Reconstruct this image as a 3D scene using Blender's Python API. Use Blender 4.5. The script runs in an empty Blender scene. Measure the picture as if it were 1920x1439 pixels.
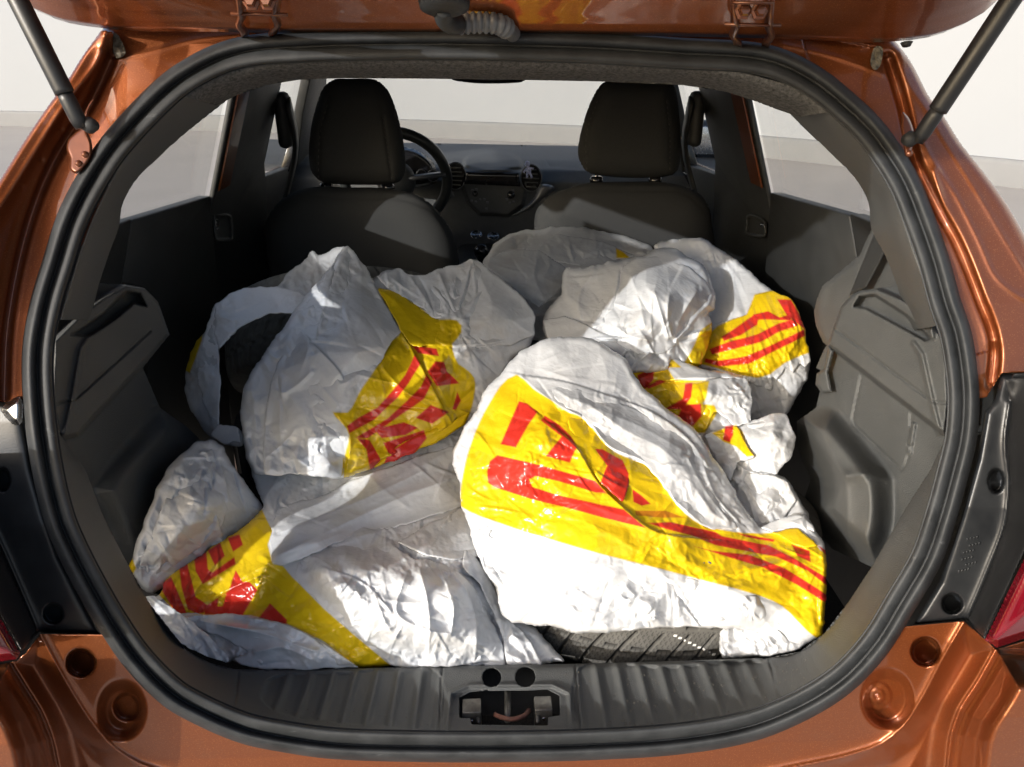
import bpy, math, random
import numpy as np
from mathutils import Vector, Matrix

random.seed(7)
rng = np.random.RandomState(7)
sc = bpy.context.scene
COL = sc.collection
rad = math.radians

# ---------------------------------------------------------------- camera
PITCH, YAW, FPX = rad(24), rad(1.9), 1397.0
CAM = np.array([-0.015, 0.0, 1.435])
RV = np.array([math.cos(YAW), -math.sin(YAW), 0.0])
FV = np.array([math.sin(YAW)*math.cos(PITCH), math.cos(YAW)*math.cos(PITCH), -math.sin(PITCH)])
UV_ = np.cross(RV, FV)
cd = bpy.data.cameras.new('camera'); cam = bpy.data.objects.new('camera', cd); COL.objects.link(cam)
cd.sensor_width = 36; cd.lens = 36*FPX/1920.0; cd.clip_start = 0.02; cd.clip_end = 500
M = Matrix.Identity(4)
for i in range(3):
    M[i][0] = RV[i]; M[i][1] = UV_[i]; M[i][2] = -FV[i]; M[i][3] = CAM[i]
cam.matrix_world = M
sc.camera = cam

# ---------------------------------------------------------------- world and sun
SUN_AZ, SUN_EL = rad(46), rad(18.5)
w = bpy.data.worlds.new('World'); sc.world = w; w.use_nodes = True
nt = w.node_tree
bg = nt.nodes['Background']
sky = nt.nodes.new('ShaderNodeTexSky'); sky.sky_type = 'NISHITA'; sky.sun_disc = False
sky.sun_elevation = SUN_EL
sun_from = Vector((-math.sin(SUN_AZ)*math.cos(SUN_EL), -math.cos(SUN_AZ)*math.cos(SUN_EL), math.sin(SUN_EL)))
sky.sun_rotation = math.atan2(sun_from.x, sun_from.y)
sky.air_density = 1.0; sky.dust_density = 5.0; sky.ozone_density = 2.0
nt.links.new(sky.outputs[0], bg.inputs[0]); bg.inputs[1].default_value = 0.15
sl = bpy.data.lights.new('sun', 'SUN'); so = bpy.data.objects.new('sun', sl); COL.objects.link(so)
sl.energy = 2.0; sl.angle = rad(0.6); sl.color = (1.0, 0.99, 0.98)
so.rotation_euler = sun_from.to_track_quat('Z', 'Y').to_euler()
so.location = sun_from*8
sc.view_settings.view_transform = 'Standard'; sc.view_settings.look = 'None'
sc.view_settings.exposure = 1.06; sc.view_settings.gamma = 1.0
sc.cycles.max_bounces = 8; sc.cycles.transparent_max_bounces = 12
sc.cycles.use_denoising = True

# ---------------------------------------------------------------- projection helpers (photo pixel -> point in the place)
def rays(P):
    P = np.asarray(P, float).reshape(-1, 2)
    u = (P[:, 0]-960)/FPX; v = (719.5-P[:, 1])/FPX
    return FV + u[:, None]*RV + v[:, None]*UV_
def at_t(P, t):
    d = rays(P); return CAM + d*np.broadcast_to(np.asarray(t, float), (len(d),))[:, None]
def t_x(P, x):
    return (np.asarray(x, float)-CAM[0])/rays(P)[:, 0]
def t_y(P, y):
    return (np.asarray(y, float)-CAM[1])/rays(P)[:, 1]
def t_z(P, z):
    return (np.asarray(z, float)-CAM[2])/rays(P)[:, 2]
PZ = np.array([.2, .55, .70, .85, 1.0, 1.1, 1.2, 1.3, 1.4, 1.46, 1.7])
PY = np.array([.57, .585, .600, .600, .622, .655, .70, .755, .815, .85, 1.1])
def t_S(P, off=0.0):
    d = rays(P); t = np.full(len(d), .85)
    for _ in range(45):
        p = CAM + d*t[:, None]
        yt = np.interp(p[:, 2], PZ, PY) + 1.6*np.maximum(0, np.abs(p[:, 0])-.5)**2 + off
        t = np.clip(t*.6 + .4*(yt-CAM[1])/d[:, 1], .3, 2.0)
    return t

def crs(pts, n, closed=False):
    """smooth resample of a polyline to n points"""
    p = np.asarray(pts, float)
    if closed: p = np.vstack([p, p[:1]])
    L = np.r_[0, np.cumsum(np.linalg.norm(np.diff(p, axis=0), axis=1))]
    if closed:
        tan = (np.roll(p[:-1], -1, 0)-np.roll(p[:-1], 1, 0))
        dl = np.diff(L); dd = (dl+np.roll(dl, 1))[:, None]
        tan = tan/dd; tan = np.vstack([tan, tan[:1]])
        s = np.linspace(0, L[-1], n+1)[:-1]
    else:
        tan = np.gradient(p, L, axis=0); s = np.linspace(0, L[-1], n)
    k = np.clip(np.searchsorted(L, s, side='right')-1, 0, len(L)-2)
    h = (L[k+1]-L[k]); u = ((s-L[k])/h)[:, None]; h = h[:, None]
    return ((2*u**3-3*u**2+1)*p[k] + (u**3-2*u**2+u)*h*tan[k] + (-2*u**3+3*u**2)*p[k+1] + (u**3-u**2)*h*tan[k+1])

def seg_dist(P, poly, closed=False):
    P = np.asarray(P, float); q = np.asarray(poly, float)
    if closed: q = np.vstack([q, q[:1]])
    best = np.full(len(P), 1e9); near = np.zeros_like(P); side = np.zeros(len(P))
    for a, b in zip(q[:-1], q[1:]):
        ab = b-a; l2 = (ab**2).sum()
        if l2 < 1e-9: continue
        tt = np.clip(((P-a)@ab)/l2, 0, 1)
        c = a+tt[:, None]*ab; dv = P-c; d = (dv**2).sum(1)
        m = d < best
        best[m] = d[m]; near[m] = c[m]
        side[m] = np.sign(ab[0]*dv[m, 1]-ab[1]*dv[m, 0])
    return np.sqrt(best), near, side
def inside(P, poly):
    q = np.asarray(poly, float); r = np.zeros(len(P), bool)
    x, y = P[:, 0], P[:, 1]; j = len(q)-1
    for i in range(len(q)):
        xi, yi = q[i]; xj, yj = q[j]
        c = ((yi > y) != (yj > y)) & (x < (xj-xi)*(y-yi)/((yj-yi) if yj != yi else 1e-9)+xi)
        r ^= c; j = i
    return r
def sdist(P, poly):
    d, n, _ = seg_dist(P, poly, True)
    return np.where(inside(P, poly), d, -d), n
def sstep(x):
    x = np.clip(x, 0, 1); return x*x*(3-2*x)
def tps(ctrl):
    c = np.asarray(ctrl, float); X = c[:, :2]/500.0; n = len(c)
    def K(A, B):
        r2 = ((A[:, None]-B[None])**2).sum(2); return .5*r2*np.log(r2+1e-12)
    A = np.zeros((n+3, n+3)); A[:n, :n] = K(X, X)+np.eye(n)*2e-3
    A[:n, n] = 1; A[:n, n+1:] = X; A[n, :n] = 1; A[n+1:, :n] = X.T
    wv = np.linalg.solve(A, np.r_[c[:, 2], 0, 0, 0])
    def f(P):
        Q = P/500.0; return K(Q, X)@wv[:n]+wv[n]+Q@wv[n+1:]
    return f

# faceted (crumple) noise: piecewise-linear over a jittered triangular lattice
def _hash(i, j, s):
    h = (i*374761393+j*668265263+s*1274126177) & 0xffffffff
    h = ((h ^ (h >> 13))*1274126177) & 0xffffffff
    return ((h ^ (h >> 16)) & 0xffff)/32767.5-1
def facet(x, y, s):
    sk = (x+y)*.3660254; a = x+sk; b = y+sk
    i = np.floor(a).astype(np.int64); j = np.floor(b).astype(np.int64); fa = a-i; fb = b-j
    up = fa > fb
    h00 = _hash(i, j, s); h11 = _hash(i+1, j+1, s)
    hm = np.where(up, _hash(i+1, j, s), _hash(i, j+1, s))
    hi = np.maximum(fa, fb); lo = np.minimum(fa, fb)
    return h00*(1-hi)+hm*(hi-lo)+h11*lo
def crumple(P, cell, seed, ang=0.0, aniso=1.0, warp=.55):
    x, y = P[:, 0]/cell, P[:, 1]/cell
    c, s = math.cos(ang), math.sin(ang)
    x, y = (x*c+y*s)/aniso, (-x*s+y*c)
    wx = facet(x*.7+3.1, y*.7+7.7, seed+11)*warp+facet(x*1.9, y*1.9, seed+5)*warp*.25
    wy = facet(x*.7+9.3, y*.7-4.2, seed+12)*warp+facet(x*1.9+5, y*1.9, seed+6)*warp*.25
    return facet(x+wx, y+wy, seed)

# ---------------------------------------------------------------- object helpers
def mesh_np(name, V, F, mat, parent=None, smooth=True, color=None):
    me = bpy.data.meshes.new(name)
    V = np.asarray(V, np.float32); F = np.asarray(F, np.int32)
    bad = ~np.isfinite(V).all(1)
    if bad.any() or np.abs(V[~bad]).max() > 100: print('BADMESH', name, bad.sum(), np.abs(V[~bad]).max())
    V[bad] = 0
    me.vertices.add(len(V)); me.vertices.foreach_set('co', V.ravel())
    k = F.shape[1]
    me.loops.add(F.size); me.loops.foreach_set('vertex_index', F.ravel())
    me.polygons.add(len(F)); me.polygons.foreach_set('loop_start', np.arange(0, F.size, k, dtype=np.int32))
    me.polygons.foreach_set('loop_total', np.full(len(F), k, np.int32))
    me.polygons.foreach_set('use_smooth', np.full(len(F), smooth, bool))
    me.update(); me.validate()
    if color is not None and len(me.vertices) == len(V):
        ca = me.color_attributes.new('print', 'FLOAT_COLOR', 'POINT')
        ca.data.foreach_set('color', np.c_[color, np.ones(len(color))].astype(np.float32).ravel())
    me.materials.append(mat)
    o = bpy.data.objects.new(name, me); COL.objects.link(o)
    if parent: o.parent = parent
    return o
def empty(name, loc=(0, 0, 0)):
    o = bpy.data.objects.new(name, None); COL.objects.link(o); o.location = loc
    o.empty_display_size = .05; return o
def tag(o, label=None, cat=None, group=None, kind=None):
    if label: o['label'] = label
    if cat: o['category'] = cat
    if group: o['group'] = group
    if kind: o['kind'] = kind
    return o

def relief(name, outline, tfn, mat, parent=None, step=4, holes=(), thick=.012, bulge_back=None, rough_edge=0,
           colorfn=None, smooth_outline=True, return_data=False):
    """surface over a photo outline: tfn(P, sd) is the distance along each ray; closed behind by a real thickness"""
    o = np.asarray(outline, float)
    if smooth_outline == 'film':
        q = []
        for a_, b_ in zip(o, np.roll(o, -1, 0)):
            k_ = max(1, int(np.linalg.norm(b_-a_)/4)); q += [a_+(b_-a_)*i_/k_ for i_ in range(k_)]
        o = np.array(q); o = .5*o+.25*np.roll(o, 1, 0)+.25*np.roll(o, -1, 0)
        dn = np.roll(o, -1, 0)-np.roll(o, 1, 0); dn = np.c_[dn[:, 1], -dn[:, 0]]/(np.linalg.norm(dn, axis=1)[:, None]+1e-6)
        o = o+dn*(2.2*crumple(o, 22, 5)+1.2*crumple(o, 9, 6))[:, None]
    elif smooth_outline:
        per = np.linalg.norm(np.diff(np.vstack([o, o[:1]]), axis=0), axis=1).sum()
        o = crs(o, max(24, int(per/(step*2.5))), True)
    if rough_edge:
        s = np.arange(len(o)); jit = np.c_[np.sin(s*1.7)+rng.randn(len(o)), np.cos(s*2.3)+rng.randn(len(o))]*rough_edge*.5
        o = o+jit
    x0, y0 = o.min(0)-step; x1, y1 = o.max(0)+step
    xs = np.arange(x0, x1+step, step); ys = np.arange(y0, y1+step, step)
    X, Y = np.meshgrid(xs, ys); P = np.c_[X.ravel(), Y.ravel()]
    sd, nr = sdist(P, o)
    for h in holes:
        hs, hn = sdist(P, h); hs = -hs
        m = hs < sd; sd = np.where(m, hs, sd); nr[m] = hn[m]
    snap = sd < .35*step
    nx = len(xs); i, j = np.meshgrid(np.arange(nx-1), np.arange(len(ys)-1)); a = (j*nx+i).ravel()
    Q = np.c_[a, a+nx, a+nx+1, a+1]
    ok = (sd[Q] > -.75*step).all(1) & (sd[Q] > .05*step).any(1)
    Q = Q[ok]
    used = np.unique(Q); rem = -np.ones(len(P), np.int64); rem[used] = np.arange(len(used))
    Q = rem[Q]; P = P[used]; sd = sd[used]; nr = nr[used]; snap = snap[used]
    P[snap] = nr[snap]; sd = np.where(snap, 0, sd)
    t = tfn(P, sd); V = at_t(P, t)
    # back side
    e = np.vstack([Q[:, [0, 1]], Q[:, [1, 2]], Q[:, [2, 3]], Q[:, [3, 0]]])
    es = np.sort(e, 1); key = es[:, 0]*(len(P)+1)+es[:, 1]
    uq, idx, cnt = np.unique(key, return_index=True, return_counts=True)
    be = e[idx[cnt == 1]]
    n = len(P)
    if bulge_back is not None:
        T, R = bulge_back
        bt = T*np.sqrt(1-(1-np.clip(sd/R, 0, 1))**2)+.0006
        VB = at_t(P, t+bt)
    else:
        VB = at_t(P, t+thick)
    if smooth_outline == 'open':
        Vall, Fall = V, Q
    else:
        Fb = Q[:, ::-1]+n
        Fs = np.c_[be[:, 1], be[:, 0], be[:, 0]+n, be[:, 1]+n]
        Vall = np.vstack([V, VB]); Fall = np.vstack([Q, Fb, Fs])
    colr = None
    if colorfn is not None:
        c = colorfn(P); colr = np.vstack([c, c]) if len(Vall) != n else c
    ob = mesh_np(name, Vall, Fall, mat, parent, True, colr)
    return ob

def prim(name, V, F, mat, parent=None, bevel=0, smooth=False, segs=2):
    me = bpy.data.meshes.new(name); me.from_pydata([tuple(v) for v in V], [], [tuple(f) for f in F]); me.update()
    me.materials.append(mat)
    for p in me.polygons: p.use_smooth = smooth
    o = bpy.data.objects.new(name, me); COL.objects.link(o)
    if parent: o.parent = parent
    if bevel:
        b = o.modifiers.new('bevel', 'BEVEL'); b.width = bevel; b.segments = segs; b.limit_method = 'ANGLE'
        for p in me.polygons: p.use_smooth = True
    return o
def box(name, lo, hi, mat, parent=None, bevel=.003, rot=None):
    c = (np.array(lo)+np.array(hi))/2; h = (np.array(hi)-np.array(lo))/2
    V = []
    for sx in (-1, 1):
        for sy in (-1, 1):
            for sz in (-1, 1):
                v = Vector((sx*h[0], sy*h[1], sz*h[2]))
                if rot is not None: v = rot @ v
                V.append(tuple(v+Vector(c)))
    F = [(0, 1, 3, 2), (4, 6, 7, 5), (0, 4, 5, 1), (2, 3, 7, 6), (0, 2, 6, 4), (1, 5, 7, 3)]
    return prim(name, V, F, mat, parent, bevel)
def prism(name, pts, thick, mat, parent=None, bevel=0):
    """polygon of 3D points given front thickness vector"""
    n = len(pts); P = [np.array(p, float) for p in pts]; tv = np.array(thick, float)
    V = P+[p+tv for p in P]
    F = [tuple(range(n)), tuple(range(2*n-1, n-1, -1))]+[((i+1) % n, i, i+n, (i+1) % n+n) for i in range(n)]
    return prim(name, V, F, mat, parent, bevel)
def sweep(name, path, prof, mat, parent=None, closed=False, up=None, caps=True):
    """path (n,3); prof list of (a,b) offsets in the frame (side, up) or a radius"""
    path = np.asarray(path, float); n = len(path)
    if np.isscalar(prof):
        k = 14; prof = [(prof*math.cos(2*math.pi*i/k), prof*math.sin(2*math.pi*i/k)) for i in range(k)]
    if not hasattr(prof, 'shape'): prof = np.array(prof, float)
    rr = prof if prof.ndim == 3 else np.broadcast_to(prof, (n,)+prof.shape)
    tan = np.gradient(path, axis=0) if not closed else np.roll(path, -1, 0)-np.roll(path, 1, 0)
    tan /= np.linalg.norm(tan, axis=1)[:, None]
    V = []
    upv = np.array(up if up is not None else (0, 0, 1.0), float)
    prev = None
    for i in range(n):
        if up is None and prev is not None: u0 = prev
        else:
            u0 = upv if abs(upv@tan[i]) < .95 or up is not None else np.array([1.0, 0, 0])
        s = np.cross(tan[i], u0); s /= np.linalg.norm(s); u = np.cross(s, tan[i]); prev = u
        for a, b in rr[i]: V.append(path[i]+s*a+u*b)
    k = rr.shape[1]; F = []
    for i in range(n if closed else n-1):
        for j in range(k):
            a = i*k+j; b = i*k+(j+1) % k; c = ((i+1) % n)*k+(j+1) % k; d = ((i+1) % n)*k+j
            F.append((a, b, c, d))
    if not closed and caps:
        F.append(tuple(range(k-1, -1, -1))); F.append(tuple(range((n-1)*k, n*k)))
    return prim(name, V, F, mat, parent, smooth=True)
def lathe(name, prof, mat, parent=None, origin=(0, 0, 0), axis=(0, 0, 1), n=32, smooth=True):
    ax = Vector(axis).normalized(); q = Vector((0, 0, 1)).rotation_difference(ax)
    V = []; F = []; k = len(prof)
    for i in range(n):
        a = 2*math.pi*i/n
        for r, z in prof:
            V.append(tuple(Vector(origin)+q @ Vector((r*math.cos(a), r*math.sin(a), z))))
    for i in range(n):
        for j in range(k-1):
            F.append((i*k+j, ((i+1) % n)*k+j, ((i+1) % n)*k+j+1, i*k+j+1))
    if prof[0][0] > 1e-5: F.append(tuple(i*k for i in range(n-1, -1, -1)))
    if prof[-1][0] > 1e-5: F.append(tuple(i*k+k-1 for i in range(n)))
    return prim(name, V, F, mat, parent, smooth=smooth)

# ---------------------------------------------------------------- materials
def mat(name, col, rough=.5, metal=0, spec=.5, coat=0, noise=None, bump=None, sheen=0, **kw):
    """noise=(scale, amount, detail) varies the colour; bump=(scale, strength, kind)"""
    m = bpy.data.materials.new(name); m.use_nodes = True; N = m.node_tree.nodes; L = m.node_tree.links
    b = N['Principled BSDF']
    b.inputs['Base Color'].default_value = (*col, 1); b.inputs['Roughness'].default_value = rough
    b.inputs['Metallic'].default_value = metal; b.inputs['Specular IOR Level'].default_value = spec
    b.inputs['Coat Weight'].default_value = coat; b.inputs['Coat Roughness'].default_value = .03
    if sheen: b.inputs['Sheen Weight'].default_value = sheen
    tc = N.new('ShaderNodeTexCoord')
    if noise:
        n = N.new('ShaderNodeTexNoise'); n.inputs['Scale'].default_value = noise[0]; n.inputs['Detail'].default_value = 6
        n.inputs['Roughness'].default_value = .62
        L.new(tc.outputs['Object'], n.inputs['Vector'])
        r = N.new('ShaderNodeValToRGB'); r.color_ramp.elements[0].position = .3; r.color_ramp.elements[1].position = .72
        a = noise[1]
        r.color_ramp.elements[0].color = (*[c*(1-a) for c in col], 1)
        hi = noise[2] if len(noise) > 2 else [min(1, c*(1+a)) for c in col]
        r.color_ramp.elements[1].color = (*hi, 1)
        L.new(n.outputs['Fac'], r.inputs[0]); L.new(r.outputs[0], b.inputs['Base Color'])
        mr = N.new('ShaderNodeMapRange'); mr.inputs[3].default_value = max(0, rough-.08); mr.inputs[4].default_value = min(1, rough+.1)
        L.new(n.outputs['Fac'], mr.inputs[0]); L.new(mr.outputs[0], b.inputs['Roughness'])
    if bump:
        if bump[2] == 'leather':
            t = N.new('ShaderNodeTexVoronoi'); t.inputs['Scale'].default_value = bump[0]; o = t.outputs['Distance']
        elif bump[2] == 'wave':
            t = N.new('ShaderNodeTexWave'); t.inputs['Scale'].default_value = bump[0]; t.inputs['Distortion'].default_value = 0; t.bands_direction = 'Z'
            o = t.outputs['Fac']
        else:
            t = N.new('ShaderNodeTexNoise'); t.inputs['Scale'].default_value = bump[0]; t.inputs['Detail'].default_value = 4; o = t.outputs['Fac']
        L.new(tc.outputs['Object'], t.inputs['Vector'])
        bp = N.new('ShaderNodeBump'); bp.inputs['Strength'].default_value = bump[1]; bp.inputs['Distance'].default_value = .001
        L.new(o, bp.inputs['Height']); L.new(bp.outputs[0], b.inputs['Normal'])
    return m
MT = {}
# metallic orange paint with flakes under a clear coat
def paint():
    m = mat('orange_metallic_paint', (.34, .075, .014), rough=.38, metal=.7, coat=1.0)
    N = m.node_tree.nodes; L = m.node_tree.links; b = N['Principled BSDF']
    tc = N.new('ShaderNodeTexCoord')
    v = N.new('ShaderNodeTexVoronoi'); v.inputs['Scale'].default_value = 1400; L.new(tc.outputs['Object'], v.inputs['Vector'])
    mx = N.new('ShaderNodeMixRGB'); mx.inputs[0].default_value = .16; mx.inputs[1].default_value = (.5, .5, 1, 1)
    L.new(v.outputs['Color'], mx.inputs[2])
    nm = N.new('ShaderNodeNormalMap'); nm.inputs['Strength'].default_value = .55; L.new(mx.outputs[0], nm.inputs['Color'])
    nm.space = 'OBJECT'
    bp = N.new('ShaderNodeBump'); bp.inputs['Strength'].default_value = .35; bp.inputs['Distance'].default_value = .0006
    L.new(v.outputs['Color'], bp.inputs['Height']); L.new(bp.outputs[0], b.inputs['Normal'])
    n2 = N.new('ShaderNodeTexNoise'); n2.inputs['Scale'].default_value = 9; n2.inputs['Detail'].default_value = 8; n2.inputs['Roughness'].default_value = .7
    L.new(tc.outputs['Object'], n2.inputs['Vector'])
    r = N.new('ShaderNodeValToRGB'); r.color_ramp.elements[0].position = .52; r.color_ramp.elements[1].position = .8
    r.color_ramp.elements[0].color = (.245, .068, .018, 1); r.color_ramp.elements[1].color = (.215, .080, .036, 1)
    L.new(n2.outputs['Fac'], r.inputs[0])
    v2 = N.new('ShaderNodeTexVoronoi'); v2.inputs['Scale'].default_value = 1300; L.new(tc.outputs['Object'], v2.inputs['Vector'])
    sp = N.new('ShaderNodeSeparateColor'); L.new(v2.outputs['Color'], sp.inputs[0])
    gt = N.new('ShaderNodeMath'); gt.operation = 'GREATER_THAN'; gt.inputs[1].default_value = .93; L.new(sp.outputs[0], gt.inputs[0])
    ml = N.new('ShaderNodeMath'); ml.operation = 'MULTIPLY'; ml.inputs[1].default_value = .16; L.new(gt.outputs[0], ml.inputs[0])
    fx = N.new('ShaderNodeMixRGB'); fx.inputs[2].default_value = (.8, .36, .12, 1); L.new(ml.outputs[0], fx.inputs[0]); L.new(r.outputs[0], fx.inputs[1])
    L.new(fx.outputs[0], b.inputs['Base Color'])
    mr = N.new('ShaderNodeMapRange'); mr.inputs[1].default_value = .5; mr.inputs[2].default_value = .8
    mr.inputs[3].default_value = .02; mr.inputs[4].default_value = .3
    L.new(n2.outputs['Fac'], mr.inputs[0]); L.new(mr.outputs[0], b.inputs['Coat Roughness'])
    return m
MT['paint'] = paint()
MT['rubber'] = mat('seal_rubber', (.020, .0225, .0245), .58, spec=.35, noise=(30, .3, (.036, .039, .042)), bump=(420, .25, 'noise'))
def specks(m, scale, lo, hi, col, amt=1.0):
    N_ = m.node_tree.nodes; L_ = m.node_tree.links
    tc_ = N_.new('ShaderNodeTexCoord'); mp_ = N_.new('ShaderNodeMapping'); mp_.inputs['Scale'].default_value = scale; L_.new(tc_.outputs['Object'], mp_.inputs[0])
    n_ = N_.new('ShaderNodeTexNoise'); n_.inputs['Scale'].default_value = 1; n_.inputs['Detail'].default_value = 10; n_.inputs['Roughness'].default_value = .75; L_.new(mp_.outputs[0], n_.inputs['Vector'])
    r_ = N_.new('ShaderNodeValToRGB'); r_.color_ramp.elements[0].position = lo; r_.color_ramp.elements[1].position = hi; L_.new(n_.outputs['Fac'], r_.inputs[0])
    m_ = N_.new('ShaderNodeMath'); m_.operation = 'MULTIPLY'; m_.inputs[1].default_value = amt; L_.new(r_.outputs[0], m_.inputs[0])
    x_ = N_.new('ShaderNodeMixRGB'); x_.inputs[2].default_value = (*col, 1); L_.new(m_.outputs[0], x_.inputs[0])
    b_ = N_['Principled BSDF']; src_ = b_.inputs['Base Color'].links[0].from_socket; L_.new(src_, x_.inputs[1]); L_.new(x_.outputs[0], b_.inputs['Base Color'])
specks(MT['rubber'], (22, 60, 60), .62, .74, (.12, .125, .13))
specks(MT['rubber'], (300, 300, 300), .66, .72, (.16, .155, .14), .6)
MT['trim'] = mat('grey_moulded_plastic', (.066, .069, .068), .5, spec=.4, noise=(14, .12, (.080, .083, .082)), bump=(900, .5, 'leather'))
specks(MT['trim'], (260, 260, 260), .70, .74, (.20, .19, .17), .5)
specks(MT['trim'], (9, 14, 14), .56, .78, (.105, .10, .09), .55)
MT['trim_dark'] = mat('dark_moulded_plastic', (.024, .025, .0245), .5, noise=(20, .2), bump=(900, .4, 'leather'))
MT['liner'] = mat('headliner_felt', (.06, .06, .058), .95, spec=.1, noise=(260, .5, (.13, .13, .13)), bump=(700, 1.0, 'noise'))
MT['carpet'] = mat('boot_carpet', (.05, .049, .046), 1.0, spec=.05, noise=(300, .4), bump=(900, .8, 'noise'))
MT['fabric'] = mat('seat_fabric', (.046, .0465, .046), .95, spec=.08, noise=(900, .25), bump=(1600, .4, 'noise'))
MT['gloss_black'] = mat('gloss_black_plastic', (.012, .012, .014), .15, noise=(40, .2))
MT['black_plastic'] = mat('black_lamp_housing', (.012, .0135, .016), .38, noise=(22, .2, (.024, .026, .028)), bump=(700, .12, 'noise'))
MT['ribbed'] = mat('ribbed_black_plastic', (.035, .036, .038), .4, noise=(20, .2), bump=(420, 1.0, 'wave'))
MT['metal'] = mat('bright_steel', (.5, .5, .5), .25, metal=1, noise=(120, .25))
MT['dullmetal'] = mat('dull_zinc', (.16, .155, .14), .42, metal=.6, noise=(90, .4))
MT['rust'] = mat('rusty_hook', (.16, .065, .045), .6, noise=(150, .5))
MT['dash'] = mat('dash_plastic', (.060, .061, .060), .6, noise=(40, .15), bump=(900, .3, 'leather'))
MT['silver'] = mat('silver_trim', (.10, .105, .115), .4, metal=.4, noise=(60, .1))
MT['blue'] = mat('blue_toy_plastic', (.16, .22, .55), .4, noise=(200, .4, (.5, .55, .8)))
MT['grime'] = mat('dried_grime', (.11, .095, .07), .95, noise=(220, .6, (.2, .18, .14)), bump=(400, 1, 'noise'))
MT['copper'] = mat('painted_bracket', (.15, .048, .02), .3, metal=.5, coat=.6, noise=(30, .2))
MT['wall'] = mat('matt_white_wall', (.265, .277, .290), .95, spec=.1, noise=(1.5, .012))
MT['skirt'] = mat('grey_skirting', (.185, .187, .188), .8, spec=.2, noise=(2, .05))
MT['floor'] = mat('smooth_grey_floor', (.31, .290, .272), .85, spec=.2, noise=(.8, .06), bump=(60, .1, 'noise'))
def glass(name, tint, gl=.014):
    m = bpy.data.materials.new(name); m.use_nodes = True; N = m.node_tree.nodes; L = m.node_tree.links
    N.remove(N['Principled BSDF']); out = N['Material Output']
    tr = N.new('ShaderNodeBsdfTransparent'); tr.inputs[0].default_value = (*tint, 1)
    g = N.new('ShaderNodeBsdfGlossy'); g.inputs['Roughness'].default_value = .02
    lw = N.new('ShaderNodeFresnel'); lw.inputs[0].default_value = 1.35
    mul = N.new('ShaderNodeMath'); mul.operation = 'MULTIPLY'; mul.inputs[1].default_value = gl*20
    mx = N.new('ShaderNodeMixShader'); L.new(lw.outputs[0], mul.inputs[0]); L.new(mul.outputs[0], mx.inputs[0])
    L.new(tr.outputs[0], mx.inputs[1]); L.new(g.outputs[0], mx.inputs[2]); L.new(mx.outputs[0], out.inputs[0])
    return m
MT['glass'] = glass('window_glass', (.985, .99, .985))
def lampred():
    m = mat('red_lamp_plastic', (.12, .004, .010), .1, spec=.5, coat=.6, noise=(14, .25))
    return m
MT['red'] = lampred()
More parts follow.
